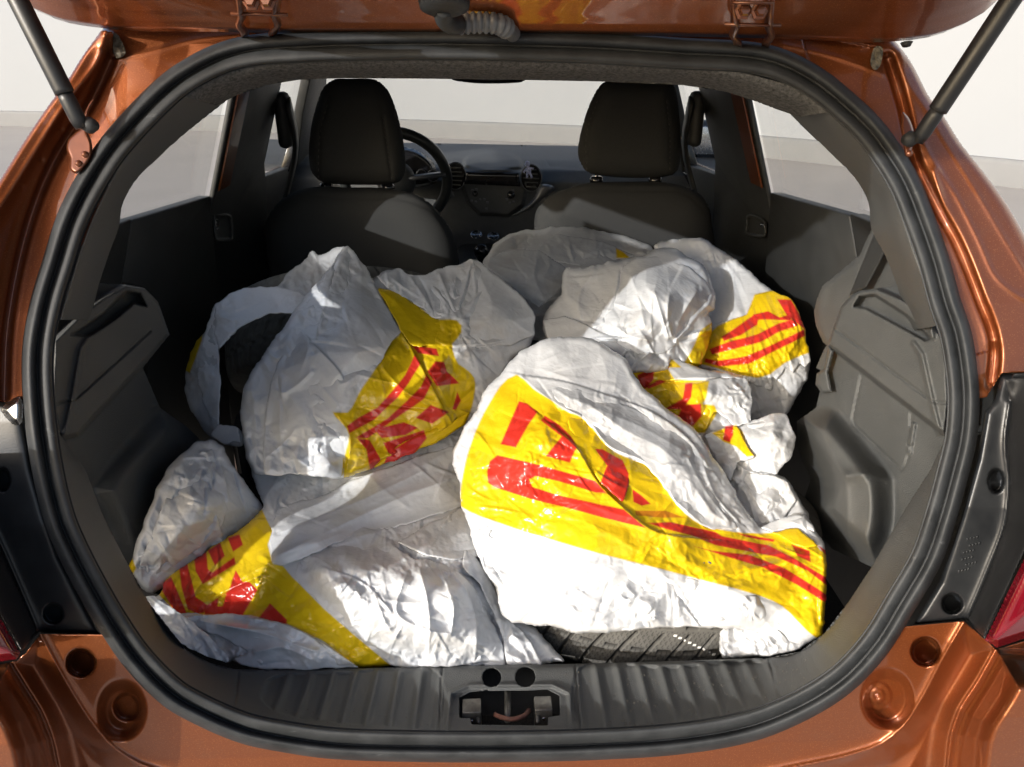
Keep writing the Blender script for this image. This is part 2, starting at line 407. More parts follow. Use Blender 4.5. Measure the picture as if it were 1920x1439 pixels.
# bag film: printed colour is a mesh attribute (flat print), plus grime, thin translucency and fine crinkles
def bagmat(name, trans=.15, clear=0.0):
    m = bpy.data.materials.new(name); m.use_nodes = True; N = m.node_tree.nodes; L = m.node_tree.links
    b = N['Principled BSDF']; out = N['Material Output']
    at = N.new('ShaderNodeAttribute'); at.attribute_name = 'print'
    tc = N.new('ShaderNodeTexCoord')
    n = N.new('ShaderNodeTexNoise'); n.inputs['Scale'].default_value = 7; n.inputs['Detail'].default_value = 9; n.inputs['Roughness'].default_value = .7
    L.new(tc.outputs['Object'], n.inputs['Vector'])
    r = N.new('ShaderNodeValToRGB'); r.color_ramp.elements[0].position = .52; r.color_ramp.elements[1].position = .82
    r.color_ramp.elements[0].color = (1, 1, 1, 1); r.color_ramp.elements[1].color = (.78, .71, .62, 1)
    L.new(n.outputs['Fac'], r.inputs[0])
    mx = N.new('ShaderNodeMixRGB'); mx.blend_type = 'MULTIPLY'; mx.inputs[0].default_value = 1
    L.new(at.outputs['Color'], mx.inputs[1]); L.new(r.outputs[0], mx.inputs[2]); L.new(mx.outputs[0], b.inputs['Base Color'])
    b.inputs['Roughness'].default_value = .22; b.inputs['Specular IOR Level'].default_value = .5
    # crinkles
    v = N.new('ShaderNodeTexVoronoi'); v.inputs['Scale'].default_value = 85; v.feature = 'F1'
    n3 = N.new('ShaderNodeTexNoise'); n3.inputs['Scale'].default_value = 30; n3.inputs['Detail'].default_value = 5
    wp = N.new('ShaderNodeMixRGB'); wp.blend_type = 'ADD'; wp.inputs[0].default_value = .04
    L.new(tc.outputs['Object'], n3.inputs['Vector']); L.new(tc.outputs['Object'], wp.inputs[1]); L.new(n3.outputs['Color'], wp.inputs[2])
    L.new(wp.outputs[0], v.inputs['Vector'])
    bp = N.new('ShaderNodeBump'); bp.inputs['Strength'].default_value = .32; bp.inputs['Distance'].default_value = .0012
    L.new(v.outputs['Distance'], bp.inputs['Height'])
    n4 = N.new('ShaderNodeTexNoise'); n4.inputs['Scale'].default_value = 160; n4.inputs['Detail'].default_value = 3
    L.new(tc.outputs['Object'], n4.inputs['Vector'])
    bp2 = N.new('ShaderNodeBump'); bp2.inputs['Strength'].default_value = .2; bp2.inputs['Distance'].default_value = .0004
    L.new(n4.outputs['Fac'], bp2.inputs['Height']); L.new(bp.outputs[0], bp2.inputs['Normal'])
    L.new(bp2.outputs[0], b.inputs['Normal'])
    tl = N.new('ShaderNodeBsdfTranslucent'); L.new(mx.outputs[0], tl.inputs[0]); L.new(bp2.outputs[0], tl.inputs['Normal'])
    ms = N.new('ShaderNodeMixShader'); ms.inputs[0].default_value = trans
    L.new(b.outputs[0], ms.inputs[1]); L.new(tl.outputs[0], ms.inputs[2])
    last = ms.outputs[0]
    if clear:
        tr = N.new('ShaderNodeBsdfTransparent'); mc = N.new('ShaderNodeMixShader'); mc.inputs[0].default_value = clear
        L.new(last, mc.inputs[1]); L.new(tr.outputs[0], mc.inputs[2]); last = mc.outputs[0]
    L.new(last, out.inputs[0])
    return m
MT['bag'] = bagmat('printed_bag_film')
MT['bag_thin'] = bagmat('thin_bag_film', .4, .38)

# ================================================================= the place behind the car
gl = [(-40, 22.5), (-26, 20.8), (-11.3, 17.3), (-5, 15.6), (0, 13.9), (3.9, 11.6), (5.9, 8.9), (9.5, 3.0), (13, -4)]
fl = prim('floor', [(-60, -30, 0), (60, -30, 0), (60, 60, 0), (-60, 60, 0)], [(0, 1, 2, 3)], MT['floor'])
tag(fl, 'smooth pale grey floor under and beyond the car', kind='structure')
wp = crs(gl, 90)
def wall_strip(name, prof, m, label):
    V = []; F = []; k = len(prof); n = len(wp)
    tan = np.gradient(wp, axis=0); nrm = np.c_[tan[:, 1], -tan[:, 0]]; nrm /= np.linalg.norm(nrm, axis=1)[:, None]
    for i in range(n):
        for d, z in prof: V.append((wp[i, 0]+nrm[i, 0]*d, wp[i, 1]+nrm[i, 1]*d, z))
    for i in range(n-1):
        for j in range(k-1):
            F.append((i*k+j, (i+1)*k+j, (i+1)*k+j+1, i*k+j+1))
    o = prim(name, V, F, m, smooth=True); tag(o, label, kind='structure'); return o
wall_strip('wall', [(0, .30), (0, 7.0), (-.3, 7.0), (-.3, 0.0)], MT['wall'], 'plain matt white wall curving behind the car')
wall_strip('skirting', [(.05, -.01), (.05, .24), (.045, .27), (.03, .295), (0.0, .305), (-.02, .305)], MT['skirt'], 'grey rounded skirting along the foot of the white wall')

# ================================================================= the car
car = empty('hatchback_car', (0, 1.5, 0))
tag(car, 'copper orange hatchback with its tailgate open and its boot full of bags', 'car')
car_inv = Vector((0, -1.5, 0))
def P_(o):   # parts keep world positions
    o.location = Vector(o.location)+Vector((0, -1.5, 0)) if o.parent == car else o.location
    return o

RING = [(960, 57), (1120, 62), (1280, 72), (1413, 80), (1480, 97), (1547, 133), (1597, 173), (1647, 220), (1690, 277), (1723, 333), (1750, 400),
        (1778, 480), (1800, 560), (1820, 620), (1833, 700), (1836, 760), (1830, 830), (1814, 897), (1792, 977), (1763, 1060), (1713, 1147), (1663, 1227),
        (1597, 1297), (1513, 1350), (1413, 1390), (1280, 1414), (1120, 1425), (960, 1429), (800, 1429), (633, 1424), (533, 1411), (443, 1391),
        (333, 1341), (287, 1307), (233, 1250), (190, 1188), (150, 1120), (110, 1043), (83, 977), (60, 880), (45, 767), (42, 660),
        (57, 567), (83, 480), (105, 410), (133, 350), (180, 273), (233, 210), (290, 153), (333, 120), (400, 85), (467, 67), (560, 60), (640, 57), (800, 55)]
RN = crs(RING, 420, True)
_t = np.roll(RN, -1, 0)-np.roll(RN, 1, 0); _t /= np.linalg.norm(_t, axis=1)[:, None]
RNRM = np.c_[-_t[:, 1], _t[:, 0]]      # inward
if ((RN+RNRM*10-[940, 740])**2).sum() > ((RN-[940, 740])**2).sum(): RNRM = -RNRM
def ring_strip(name, prof, m, scale=1.0):
    """prof: list of (inward px, offset into the car m)"""
    rows = [at_t(RN+RNRM*d, t_S(RN+RNRM*d, off)) for d, off in prof]
    k = len(rows); n = len(RN); V = np.stack(rows, 1).reshape(-1, 3)
    i = np.arange(n); F = []
    for j in range(k-1):
        F.append(np.c_[i*k+j, i*k+j+1, ((i+1) % n)*k+j+1, ((i+1) % n)*k+j])
    o = mesh_np(name, V, np.vstack(F), m, car, True); P_(o); return o
arc = [(13-13.5*math.cos(a), .004-.016*math.sin(a)) for a in np.linspace(-.5, math.pi*.98, 14)]
seal = ring_strip('door_seal', [(2, .03), (-1, .014)]+arc+[(27.5, .004), (29, .001), (30.5, .004)], MT['rubber'])
lip = ring_strip('seal_lip', [(29, .012), (30, .0)]+[(43-13*math.cos(a), .004-.008*math.sin(a)) for a in np.linspace(.1, math.pi*.95, 10)]+[(57, .008), (58.5, .006), (60, .02)], MT['rubber'])

# ---- body: upper frame (left pillar, roof header, right pillar)
def rd(P, line, w):     # gaussian falloff from a polyline
    d, _, s = seg_dist(P, crs(line, 40)); return np.exp(-(d/w)**2), d, s
LC = [(196, 70), (187, 105), (137, 177), (112, 212), (75, 270), (22, 355), (-60, 480), (-140, 640)]
LV = [(212, 105), (175, 185), (158, 215), (125, 262), (82, 345), (52, 430), (30, 520), (14, 620), (8, 760)]
RC = [(1688, 95), (1700, 150), (1736, 204), (1765, 253), (1819, 340), (1906, 486), (2000, 640)]
RC2 = [(1725, 250), (1741, 287), (1794, 370), (1833, 447), (1872, 525), (1916, 559), (2000, 590)]
RC3 = [(1751, 321), (1785, 438), (1838, 550), (1860, 640)]
RV_ = [(1665, 110), (1690, 190), (1717, 301), (1756, 384), (1794, 457), (1833, 550), (1865, 656), (1860, 720)]
HL = [(213, 113), (280, 98), (360, 76), (480, 62)]
HR = [(1655, 140), (1600, 118), (1540, 100), (1470, 85)]
def upper_t(P, sd):
    off = np.full(len(P), .016)
    def cz(L, w): return np.exp(-np.sqrt(seg_dist(P, crs(L, 60))[0]**2+7)/w)
    off -= .014*cz(LC, 11); off += .013*rd(P, LV, 8)[0]
    off -= .003*cz(RC, 4); off -= .004*cz(RC2, 4); off -= .008*cz(RC3, 9)
    off += .018*rd(P, RV_, 8)[0]
    off -= .004*cz(HL, 3); off -= .004*cz(HR, 3)
    ri = inside(P, np.array([(1651, 92), (1690, 190), (1717, 301), (1756, 384), (1794, 457), (1833, 550), (1865, 656), (1700, 700), (1500, 60)])); 
    dr_, _, _ = seg_dist(P, crs(RV_, 40)); off += np.where(ri, 0.004*sstep(dr_/20), -.004*sstep(dr_/20))
    li = inside(P, np.array([(212, 60), (212, 105), (175, 185), (158, 215), (125, 262), (82, 345), (52, 430), (30, 520), (14, 620), (8, 800), (-300, 800), (-300, 0)])); dq = seg_dist(P, crs(LV, 40))[0]
    off += np.where(li, -.060*sstep(dq/110), .004*sstep(dq/20)*(P[:, 0] < 500))
    h = sstep((P[:, 0]-230)/120)*sstep((1640-P[:, 0])/120); off += .006*h
    dl, _, _ = seg_dist(P, SIL_L); dr, _, _ = seg_dist(P, SIL_R)
    off += .010*np.exp(-dl/5)+.010*np.exp(-dr/5)
    for c in ((192, 92), (115, 243), (78, 300), (40, 350), (22, 240), (1745, 380), (1765, 430)): off += .0022*np.exp(-(((P-c)/4.0)**2).sum(1))
    return t_S(P, off)
SIL_L = crs([(195, 50), (155, 105), (122, 157), (95, 192), (65, 235), (0, 337), (-70, 450), (-140, 600), (-185, 760)], 60)
SIL_R = crs([(1676, 74), (1702, 107), (1746, 187), (1770, 219), (1799, 265), (1843, 321), (1892, 389), (1920, 438), (2000, 600), (2080, 760)], 60)
inner_ring = RN+RNRM*14
def ring_between(p0, p1):
    """inner ring points from nearest p0 to nearest p1 walking backwards or forwards, shortest"""
    a = ((inner_ring-p0)**2).sum(1).argmin(); b = ((inner_ring-p1)**2).sum(1).argmin(); n = len(inner_ring)
    f = (b-a) % n; g = (a-b) % n
    idx = [(a+i) % n for i in range(0, f+1, 4)] if f <= g else [(a-i) % n for i in range(0, g+1, 4)]
    return [tuple(inner_ring[i]) for i in idx]
up_out = [tuple(p) for p in SIL_L[::-1]]+[(230, 44), (500, 40), (960, 38), (1400, 50), (1650, 66)]+[tuple(p) for p in SIL_R]+[(2080, 775), (1925, 698), (1878, 700), (1850, 745)]
n_ = len(inner_ring)
ia = ((inner_ring-[1822, 745])**2).sum(1).argmin(); ib = ((inner_ring-[60, 752])**2).sum(1).argmin()
idx = [(ia-i) % n_ for i in range(0, (ia-ib) % n_, 4)]
up_out += [tuple(inner_ring[i]) for i in idx]+[(40, 752), (-185, 765)]
body = P_(relief('body_frame', up_out, upper_t, MT['paint'], car, step=2.6, smooth_outline=False, thick=.02))
P_(relief('seam_sealer', [(212, 62), (222, 66), (236, 100), (228, 108), (216, 108), (211, 85)], lambda P, sd: t_S(P, .008+.003*crumple(P, 9, 3)), MT['grime'], car, step=2))
P_(relief('seam_sealer', [(1640, 88), (1655, 90), (1650, 125), (1640, 132), (1632, 120)], lambda P, sd: t_S(P, .009+.003*crumple(P, 9, 4)), MT['grime'], car, step=2))

# ---- lower body below the seal
LL = [(75, 1189), (100, 1237), (130, 1290), (172, 1355), (205, 1395), (250, 1427), (330, 1455), (480, 1480), (960, 1500)]
LL2 = [(18, 1243), (47, 1290), (75, 1335), (95, 1385), (107, 1439), (115, 1540), (118, 1640)]
LR = [(1807, 1168), (1765, 1240), (1727, 1312), (1690, 1365), (1652, 1395), (1590, 1417), (1497, 1437), (1380, 1460), (960, 1500)]
LR2 = [(1868, 1218), (1835, 1277), (1800, 1332), (1785, 1375), (1777, 1439), (1770, 1540), (1768, 1640)]
def well(P, c, r, depth, w):
    q = np.sqrt((((P-np.array(c))/np.array(r))**2).sum(1)); return depth*sstep((1-q)*np.mean(r)/w)
def lower_t(P, sd):
    off = np.full(len(P), .012)
    for L in (LL, LR):
        g, d, s = rd(P, L, 5)
        off -= .007*np.exp(-d/7)
    polyL = LL[:5]+[(230, 1640)]+LL2[::-1]
    # fall away towards the bumper side
    sl, _ = sdist(P, np.array(LL+[(960, 1640), (118, 1640)]+LL2[::-1][1:])); sr, _ = sdist(P, np.array(LR+[(960, 1640), (1768, 1640)]+LR2[::-1][1:]))
    off += .022*sstep(np.maximum(sl, sr)/45)-.010*sstep((np.maximum(sl, sr)-30)/70)
    for L in (LL2, LR2):
        g, d, s = rd(P, L, 3.2); off += .004*g
        off -= .006*np.exp(-(d/16)**2)
    ol = sdist(P, np.array([(-200, 1243)]+LL2+[(-200, 1640)]))[0]; orr = sdist(P, np.array([(2100, 1218)]+LR2+[(2100, 1640)]))[0]
    o_ = np.maximum(ol, orr); off += np.where(o_ > 0, -.014*np.clip(o_/10, 0, 1)-.09*sstep(o_/80), 0)
    off += well(P, (152, 1243), (30, 29), .030, 9); off += well(P, (228, 1332), (50, 62), .020, 26); off += well(P, (238, 1326), (27, 28), .012, 6)
    off += well(P, (1735, 1222), (29, 29), .050, 7); off += well(P, (1664, 1311), (52, 60), .026, 22); off += well(P, (1645, 1306), (28, 29), -.003, 4)
    off += well(P, (1645, 1306), (15, 16), -.002, 3)+well(P, (1644, 1306), (5, 5), .004, 2)
    return t_S(P, off)
ia = ((inner_ring-[198, 1190])**2).sum(1).argmin(); ib = ((inner_ring-[1690, 1170])**2).sum(1).argmin()
idx = [(ia-i) % n_ for i in range(0, (ia-ib) % n_, 3)]
lo_out = [(-200, 1235), (0, 1246), (30, 1240), (48, 1225), (75, 1189), (188, 1190)]+[tuple(inner_ring[i]) for i in idx]+[(1708, 1174), (1808, 1165), (1868, 1218), (2100, 1150), (2100, 1640), (-200, 1640)]
P_(relief('rear_panel', lo_out, lower_t, MT['paint'], car, step=2.5, smooth_outline=False, thick=.02))

# ---- lamp housings
def hous_t(ridge, holes, outs):
    def f(P, sd):
        off = np.full(len(P), .02)
        g, d, s = rd(P, ridge, 5); off -= .006*np.exp(-d/8)
        ins = inside(P, outs); off += np.where(ins, -.095*sstep(d/85), 0)
        off += .010*np.exp(-sd/5)
        for c, r, dep in holes: off += well(P, c, r, dep, 5)
        return t_S(P, off)
    return f
rr_ = [(1893, 757), (1884, 830), (1890, 905), (1884, 975), (1850, 1070), (1812, 1160)]
rh = [(1847, 773), (1866, 748), (1877, 703), (1920, 700), (2085, 730), (2085, 960), (1925, 1032), (1846, 1198), (1810, 1163), (1712, 1172), (1762, 1090), (1803, 965), (1832, 860)]
hr = P_(relief('lamp_housing', rh, hous_t(rr_, [((1867, 902), (16, 25), .045), ((1785, 1132), (21, 21), .045)], rr_+[(1846, 1200), (2085, 960), (2085, 700), (1900, 700)]), MT['black_plastic'], car, step=2.5, smooth_outline=False))
P_(relief('ribbed_strip', [(1897, 757), (1888, 830), (1894, 905), (1888, 975), (1854, 1072), (1815, 1160), (1845, 1193), (1925, 1026), (2080, 955), (2080, 735), (1925, 707), (1885, 712)],
          lambda P, sd: t_S(P, .010-.100*sstep(seg_dist(P, np.array(rr_))[0]/80)+.006*np.exp(-sd/3)), MT['ribbed'], car, step=4, smooth_outline=False))
rl = [(1, 1020), (30, 1085), (72, 1182)]; rl = [(-80, 860)]+rl
lh = [(-200, 748), (44, 752), (43, 780), (62, 880), (86, 965), (112, 1042), (152, 1122), (188, 1190), (75, 1188), (40, 1222), (-2, 1148), (-200, 850)]
P_(relief('lamp_housing', lh, hous_t(rl, [((6, 900), (15, 24), .024), ((100, 1151), (20, 20), .020)], rl+[(40, 1222), (-2, 1148), (-200, 860)]), MT['black_plastic'], car, step=2.5, smooth_outline=False))
P_(relief('ribbed_strip', [(0, 1028), (28, 1090), (68, 1184), (40, 1217), (0, 1146), (-190, 852), (-90, 862)],
          lambda P, sd: t_S(P, .010-.100*sstep(seg_dist(P, np.array(rl))[0]/80)+.006*np.exp(-sd/3)), MT['ribbed'], car, step=4, smooth_outline=False))
P_(relief('lamp_clip', [(2, 766), (38, 744), (42, 792), (28, 798), (10, 782)], lambda P, sd: t_S(P, .002-.006*sstep(sd/12)), MT['metal'], car, step=2.5))
def lamp_t(P, sd): return t_S(P, -.080-.012*sstep(sd/14)-.03*sstep(sd/90))
P_(relief('tail_lamp', [(-200, 858), (-2, 1154), (38, 1224), (33, 1236), (0, 1241), (-200, 1230)], lamp_t, MT['red'], car, step=4, smooth_outline=False))
P_(relief('tail_lamp', [(1846, 1201), (1869, 1215), (1920, 1198), (2085, 1142), (2085, 968), (1925, 1038)], lamp_t, MT['red'], car, step=4, smooth_outline=False))
# moulded part marks on the housings
for k, (cx, cy) in enumerate([(1822, 1010), (1826, 1022), (1815, 1035), (1812, 1048), (1819, 1058), (1806, 1070)]):
    for q in range(4):
        c = np.array([cx+q*6-9, cy-q*1.5]); P_(relief('moulded_mark', [(c[0], c[1]), (c[0]+4, c[1]-1), (c[0]+3, c[1]+4), (c[0]-1, c[1]+5)], lambda P, sd: t_S(P, .0185), MT['black_plastic'], car, step=1.5, smooth_outline=False, thick=.003))

# ---- inner sweep and sill
lipin = RN+RNRM*57
jn = lambda p: ((lipin-p)**2).sum(1).argmin()
i0 = jn(np.array([100, 790])); i1 = jn(np.array([1775, 800]))
outer_low = [tuple(lipin[(i0-i) % n_]) for i in range(0, (i0-i1) % n_, 3)]
inner_low = [(1776, 815), (1745, 880), (1700, 950), (1668, 1005), (1635, 1062), (1590, 1130), (1545, 1188), (1500, 1222), (1440, 1234), (1260, 1240), (1080, 1245), (955, 1247), (828, 1250), (650, 1254),
             (500, 1257), (440, 1255), (393, 1243), (350, 1220), (277, 1127), (230, 1040), (190, 960), (160, 880), (112, 812)]
OL = np.array(outer_low); IL = crs(inner_low, 160)
def sweep_off(P):
    do, _, _ = seg_dist(P, OL); di, _, _ = seg_dist(P, IL)
    wgt = do/(do+di+1e-6)
    return .012+.115*wgt**.8
ribL = [(486, 1300), (500, 1275), (540, 1263), (640, 1260), (818, 1257), (822, 1366), (700, 1362), (600, 1354), (530, 1340), (495, 1322)]
ribR = [(1086, 1252), (1250, 1249), (1440, 1243), (1462, 1300), (1464, 1330), (1400, 1346), (1250, 1362), (1090, 1366)]
lat = [(829, 1240), (1078, 1236), (1087, 1372), (822, 1376)]
hole_poly = [(861, 1309), (882, 1298), (901, 1296), (999, 1295), (1026, 1293), (1049, 1305), (1050, 1342), (1028, 1345), (1027, 1361), (884, 1359), (882, 1347), (861, 1347)]
def circ(c, rx, ry=None, n=20):
    ry = ry or rx; return [(c[0]+rx*math.cos(2*math.pi*i/n), c[1]+ry*math.sin(2*math.pi*i/n)) for i in range(n)]
vp = np.array([945, 250])     # ribs run away into the car
def sill_t(P, sd):
    off = sweep_off(P)
    for poly, s in ((ribL, 1), (ribR, 1)):
        s_, _ = sdist(P, crs(poly, 60, True))
        xr = vp[0]+(P[:, 0]-vp[0])*(1310-vp[1])/(P[:, 1]-vp[1])
        ph = (xr-955)/43.0*2*math.pi
        off += sstep(s_/4)*(.0030*(1-2*np.clip(.5+.5*np.cos(ph), 0, 1)**3)) + .003*sstep(s_/3)
    for L in ([(1440, 1234), (1450, 1270), (1462, 1316)], [(448, 1256), (444, 1290), (440, 1334)]):
        d, _, _ = seg_dist(P, np.array(L)); off += .004*np.exp(-(d/1.8)**2)
    for L in ([(1078, 1244), (1087, 1372)], [(829, 1248), (822, 1376)]):
        d, _, _ = seg_dist(P, np.array(L)); off += .005*np.exp(-(d/1.6)**2)
    s_, _ = sdist(P, np.array([(845, 1300), (878, 1286), (1035, 1284), (1068, 1300), (1072, 1372), (838, 1374)]))
    off -= .006*sstep((s_+10)/10)*(1-sstep((s_-1)/4))*0
    off -= .006*np.exp(-(s_/4.0)**2)
    d, _, _ = seg_dist(P, IL); off += .012*np.exp(-d/3.5)
    return t_S(P, off)
sw_out = outer_low+inner_low
holes = [circ((922, 1271), 18), circ((985, 1270), 19), hole_poly]
P_(relief('sill_trim', sw_out, sill_t, MT['trim'], car, step=2.5, smooth_outline=False, holes=holes, thick=.006))
# latch recess: tray below the cut-out, two blocks, striker rod, rusty hook
tb = lambda px, py, dz=0: (lambda P: at_t(P, t_S(P, sweep_off(P)+dz))[0])(np.array([[px, py]], float))
P_(prism('latch_tray', [tb(835, 1255, .05), tb(1075, 1250, .05), tb(1080, 1385, .05), tb(830, 1385, .05)], (0, .01, -.02), MT['trim_dark'], car))
for (a, b, c, d_), s in (((868, 1300, 902, 1338), 1), ((1000, 1297, 1036, 1334), -1)):
    o1 = tb(a, b, .004); o2 = tb(c, d_, .004)
    lo = np.minimum(o1, o2); hi = np.maximum(o1, o2)
    blk = box('latch_block', (lo[0], lo[1], lo[2]-.030), (hi[0], lo[1]+.022, lo[2]+.004), MT['dullmetal'], car, .0015, None); P_(blk)
    cx = (lo[0]+hi[0])/2
    sc_ = lathe('screw_head', [(0, .001), (.002, .001), (.0025, 0), (.0025, -.002)], MT['metal'], car, (cx, lo[1]-.0005, lo[2]-.010), (0, -1, .2), 10); P_(sc_)
st = P_(sweep('striker_rod', [tb(952, 1293, .012), tb(952, 1325, .012), tb(952, 1352, .016)], .0042, MT['dullmetal'], car))
P_(sweep('hook', crs([tb(928, 1340, .010), tb(942, 1346, .008), tb(960, 1349, .006), tb(980, 1344, .008), tb(992, 1332, .014)], 14), .0028, MT['rust'], car))
P_(sweep('spring_leg', [tb(893, 1338, .012), tb(898, 1356, .014)], .0018, MT['dullmetal'], car))
P_(sweep('spring_leg', [tb(1008, 1334, .012), tb(1008, 1356, .014)], .0022, MT['dullmetal'], car))
# crumbs of grit in the ribbed sill
sand = MT['grime']
gv = []; gf = []
for k in range(260):
    u_ = rng.rand()
    if u_ < .55: p = (rng.uniform(1060, 1450), rng.uniform(1255, 1362))
    elif u_ < .7: p = (rng.normal(1180, 40), rng.normal(1358, 4))
    elif u_ < .85: p = (rng.normal(1480, 30), rng.normal(1275, 20))
    else: p = (rng.uniform(500, 820), rng.uniform(1330, 1364))
    c = tb(p[0], p[1], -.0012); r = rng.uniform(.0003, .0011); b0 = len(gv)
    gv += [c+r*np.array(q) for q in ((1, 0, 0), (0, 1, 0), (-1, 0, 0), (0, -1, 0), (0, 0, 1), (0, 0, -1))]
    gf += [(b0+a, b0+b, b0+4) for a, b in ((0, 1), (1, 2), (2, 3), (3, 0))]+[(b0+b, b0+a, b0+5) for a, b in ((0, 1), (1, 2), (2, 3), (3, 0))]
g_ = P_(prim('sand_grains', gv, gf, sand, car)); tag(g_, kind='stuff')

# ---- headliner edge and D pillars
hl0 = [(336, 178), (396, 143), (467, 122), (560, 111), (640, 108), (800, 105), (960, 107), (1120, 112), (1280, 122), (1400, 138), (1482, 160), (1538, 184), (1574, 208)]
hl1 = [(1500, 220), (1455, 205), (1410, 188), (1360, 172), (1280, 160), (1120, 153), (960, 150), (800, 148), (640, 147), (560, 150), (500, 160), (440, 181), (405, 199)]
H0, H1 = crs(hl0, 60), crs(hl1, 60)
def hl_t(P, sd):
    a, _, _ = seg_dist(P, H0); b, _, _ = seg_dist(P, H1); q = a/(a+b+1e-6)
    return t_S(P, .008+.075*q*q)
P_(relief('headliner_edge', hl0+hl1, hl_t, MT['liner'], car, step=2.6, smooth_outline=False, thick=.01))
def pillar(name, outer, inner, m, extra=None):
    A, B = crs(outer, 60), crs(inner, 60)
    def f(P, sd):
        a, _, _ = seg_dist(P, A); b, _, _ = seg_dist(P, B); q = a/(a+b+1e-6)
        t = t_S(P, .008+.20*q**1.5)
        return t if extra is None else t+extra(P)
    return P_(relief(name, [tuple(q_) for q_ in A]+[tuple(q_) for q_ in B[::-1]], f, m, car, step=2.5, smooth_outline=False, thick=.01))
pillar('pillar_trim', [(356, 168), (285, 228), (240, 285), (205, 345), (172, 415), (148, 480), (128, 545), (112, 600)], [(424, 190), (340, 257), (293, 300), (250, 345), (228, 390), (224, 420), (205, 475), (186, 532), (170, 600)], MT['trim'])
pillar('pillar_trim', [(1552, 200), (1615, 262), (1660, 328), (1690, 400), (1716, 480), (1742, 547), (1765, 610)], [(1478, 212), (1530, 262), (1563, 293), (1607, 340), (1628, 380), (1634, 430), (1660, 480), (1690, 560), (1712, 620)], MT['trim'])

# ---- boot side liners with the shelf ledge, wheel arch box and hatch
def liner_R(P, sd):
    X = np.full(len(P), .545)
    yr = t_x(P, X)
    led = np.array([(1577, 575), (1597, 553), (1613, 545), (1645, 541), (1690, 560), (1722, 578), (1775, 640), (1778, 757), (1772, 815), (1552, 645)])
    s, _ = sdist(P, led); X -= .050*sstep((s+5)/9)
    # notch and groove along the ledge top
    g = np.array([(1600, 575), (1612, 556), (1640, 552), (1700, 590), (1748, 636), (1735, 640), (1690, 615), (1625, 580)])
    s2, _ = sdist(P, g); X += .022*sstep((s2+2)/6)
    for L, h, w_ in (([(1563, 615), (1747, 753), (1775, 757)], .004, 1.8), ([(1714, 645), (1728, 665), (1748, 755), (1762, 812)], -.006, 5), ([(1742, 590), (1748, 632)], -.008, 5),
                    ([(1615, 704), (1598, 785), (1603, 800), (1690, 882), (1698, 870), (1708, 838), (1703, 835)], .0035, 2.0), ([(1708, 775), (1707, 800)], .004, 1.8)):
        d, _, _ = seg_dist(P, np.array(L)); X += h*np.exp(-(d/w_)**2)
    lt = np.array([(1710, 792), (1717, 795), (1708, 852), (1701, 850)]); s3, _ = sdist(P, lt); X -= .006*sstep((s3+2)/3)
    # wheel arch housing
    wa = np.array([(1497, 775), (1560, 765), (1590, 790), (1640, 850), (1672, 900), (1672, 1000), (1640, 1062), (1560, 1010), (1515, 960), (1530, 900), (1500, 830)])
    s4, _ = sdist(P, crs(wa, 60, True)); X -= .062*sstep((s4+4)/52)
    for lw in ([(1512, 800), (1550, 850), (1586, 893), (1590, 1015)], [(1586, 893), (1630, 888), (1664, 902)]):
        s5, _, _ = seg_dist(P, np.array(lw)); X -= .010*np.exp(-np.sqrt(s5**2+9)/14)
    X -= .0006*crumple(P, 60, 5)
    return t_x(P, X)
lR = [(1577, 575), (1597, 553), (1613, 545), (1645, 541), (1700, 533), (1716, 565), (1742, 590), (1762, 610), (1780, 680), (1780, 815), (1745, 885), (1705, 955), (1672, 1005), (1640, 1066), (1560, 1030), (1500, 960), (1520, 900), (1496, 840), (1494, 790), (1530, 765), (1545, 700), (1530, 690), (1545, 655), (1552, 645), (1563, 612)]
P_(relief('boot_side_liner', lR, liner_R, MT['trim'], car, step=2.5, smooth_outline=False, thick=.01))
def liner_L(P, sd):
    X = np.full(len(P), .545)
    led = np.array([(318, 628), (296, 565), (270, 540), (235, 534), (190, 560), (150, 590), (100, 640), (98, 757), (112, 822), (145, 815)])
    s, _ = sdist(P, led); X -= .050*sstep((s+5)/9)
    g = np.array([(275, 575), (262, 550), (236, 545), (190, 590), (133, 628), (165, 632), (215, 600), (250, 570)])
    s2, _ = sdist(P, g); X += .022*sstep((s2+2)/6)
    for L, h, w_ in (([(283, 620), (140, 750), (104, 757)], .004, 1.8), ([(166, 634), (152, 655), (135, 752), (122, 812)], -.006, 5), ([(300, 760), (340, 830)], -.004, 14)):
        d, _, _ = seg_dist(P, np.array(L)); X += h*np.exp(-(d/w_)**2)
    wa = np.array([(300, 770), (350, 790), (420, 860), (430, 1100), (260, 1100), (190, 960), (175, 910)])
    s4, _ = sdist(P, crs(wa, 60, True)); X -= .03*sstep((s4+4)/50)
    return t_x(P, -X)
lL = [(318, 628), (296, 565), (270, 540), (235, 534), (130, 528), (108, 600), (95, 680), (95, 800), (130, 850), (158, 880), (188, 960), (228, 1042), (260, 1100), (330, 1130), (440, 1100), (440, 900), (400, 850), (350, 800), (300, 765), (268, 690)]
P_(relief('boot_side_liner', lL, liner_L, MT['trim'], car, step=2.5, smooth_outline=False, thick=.01))
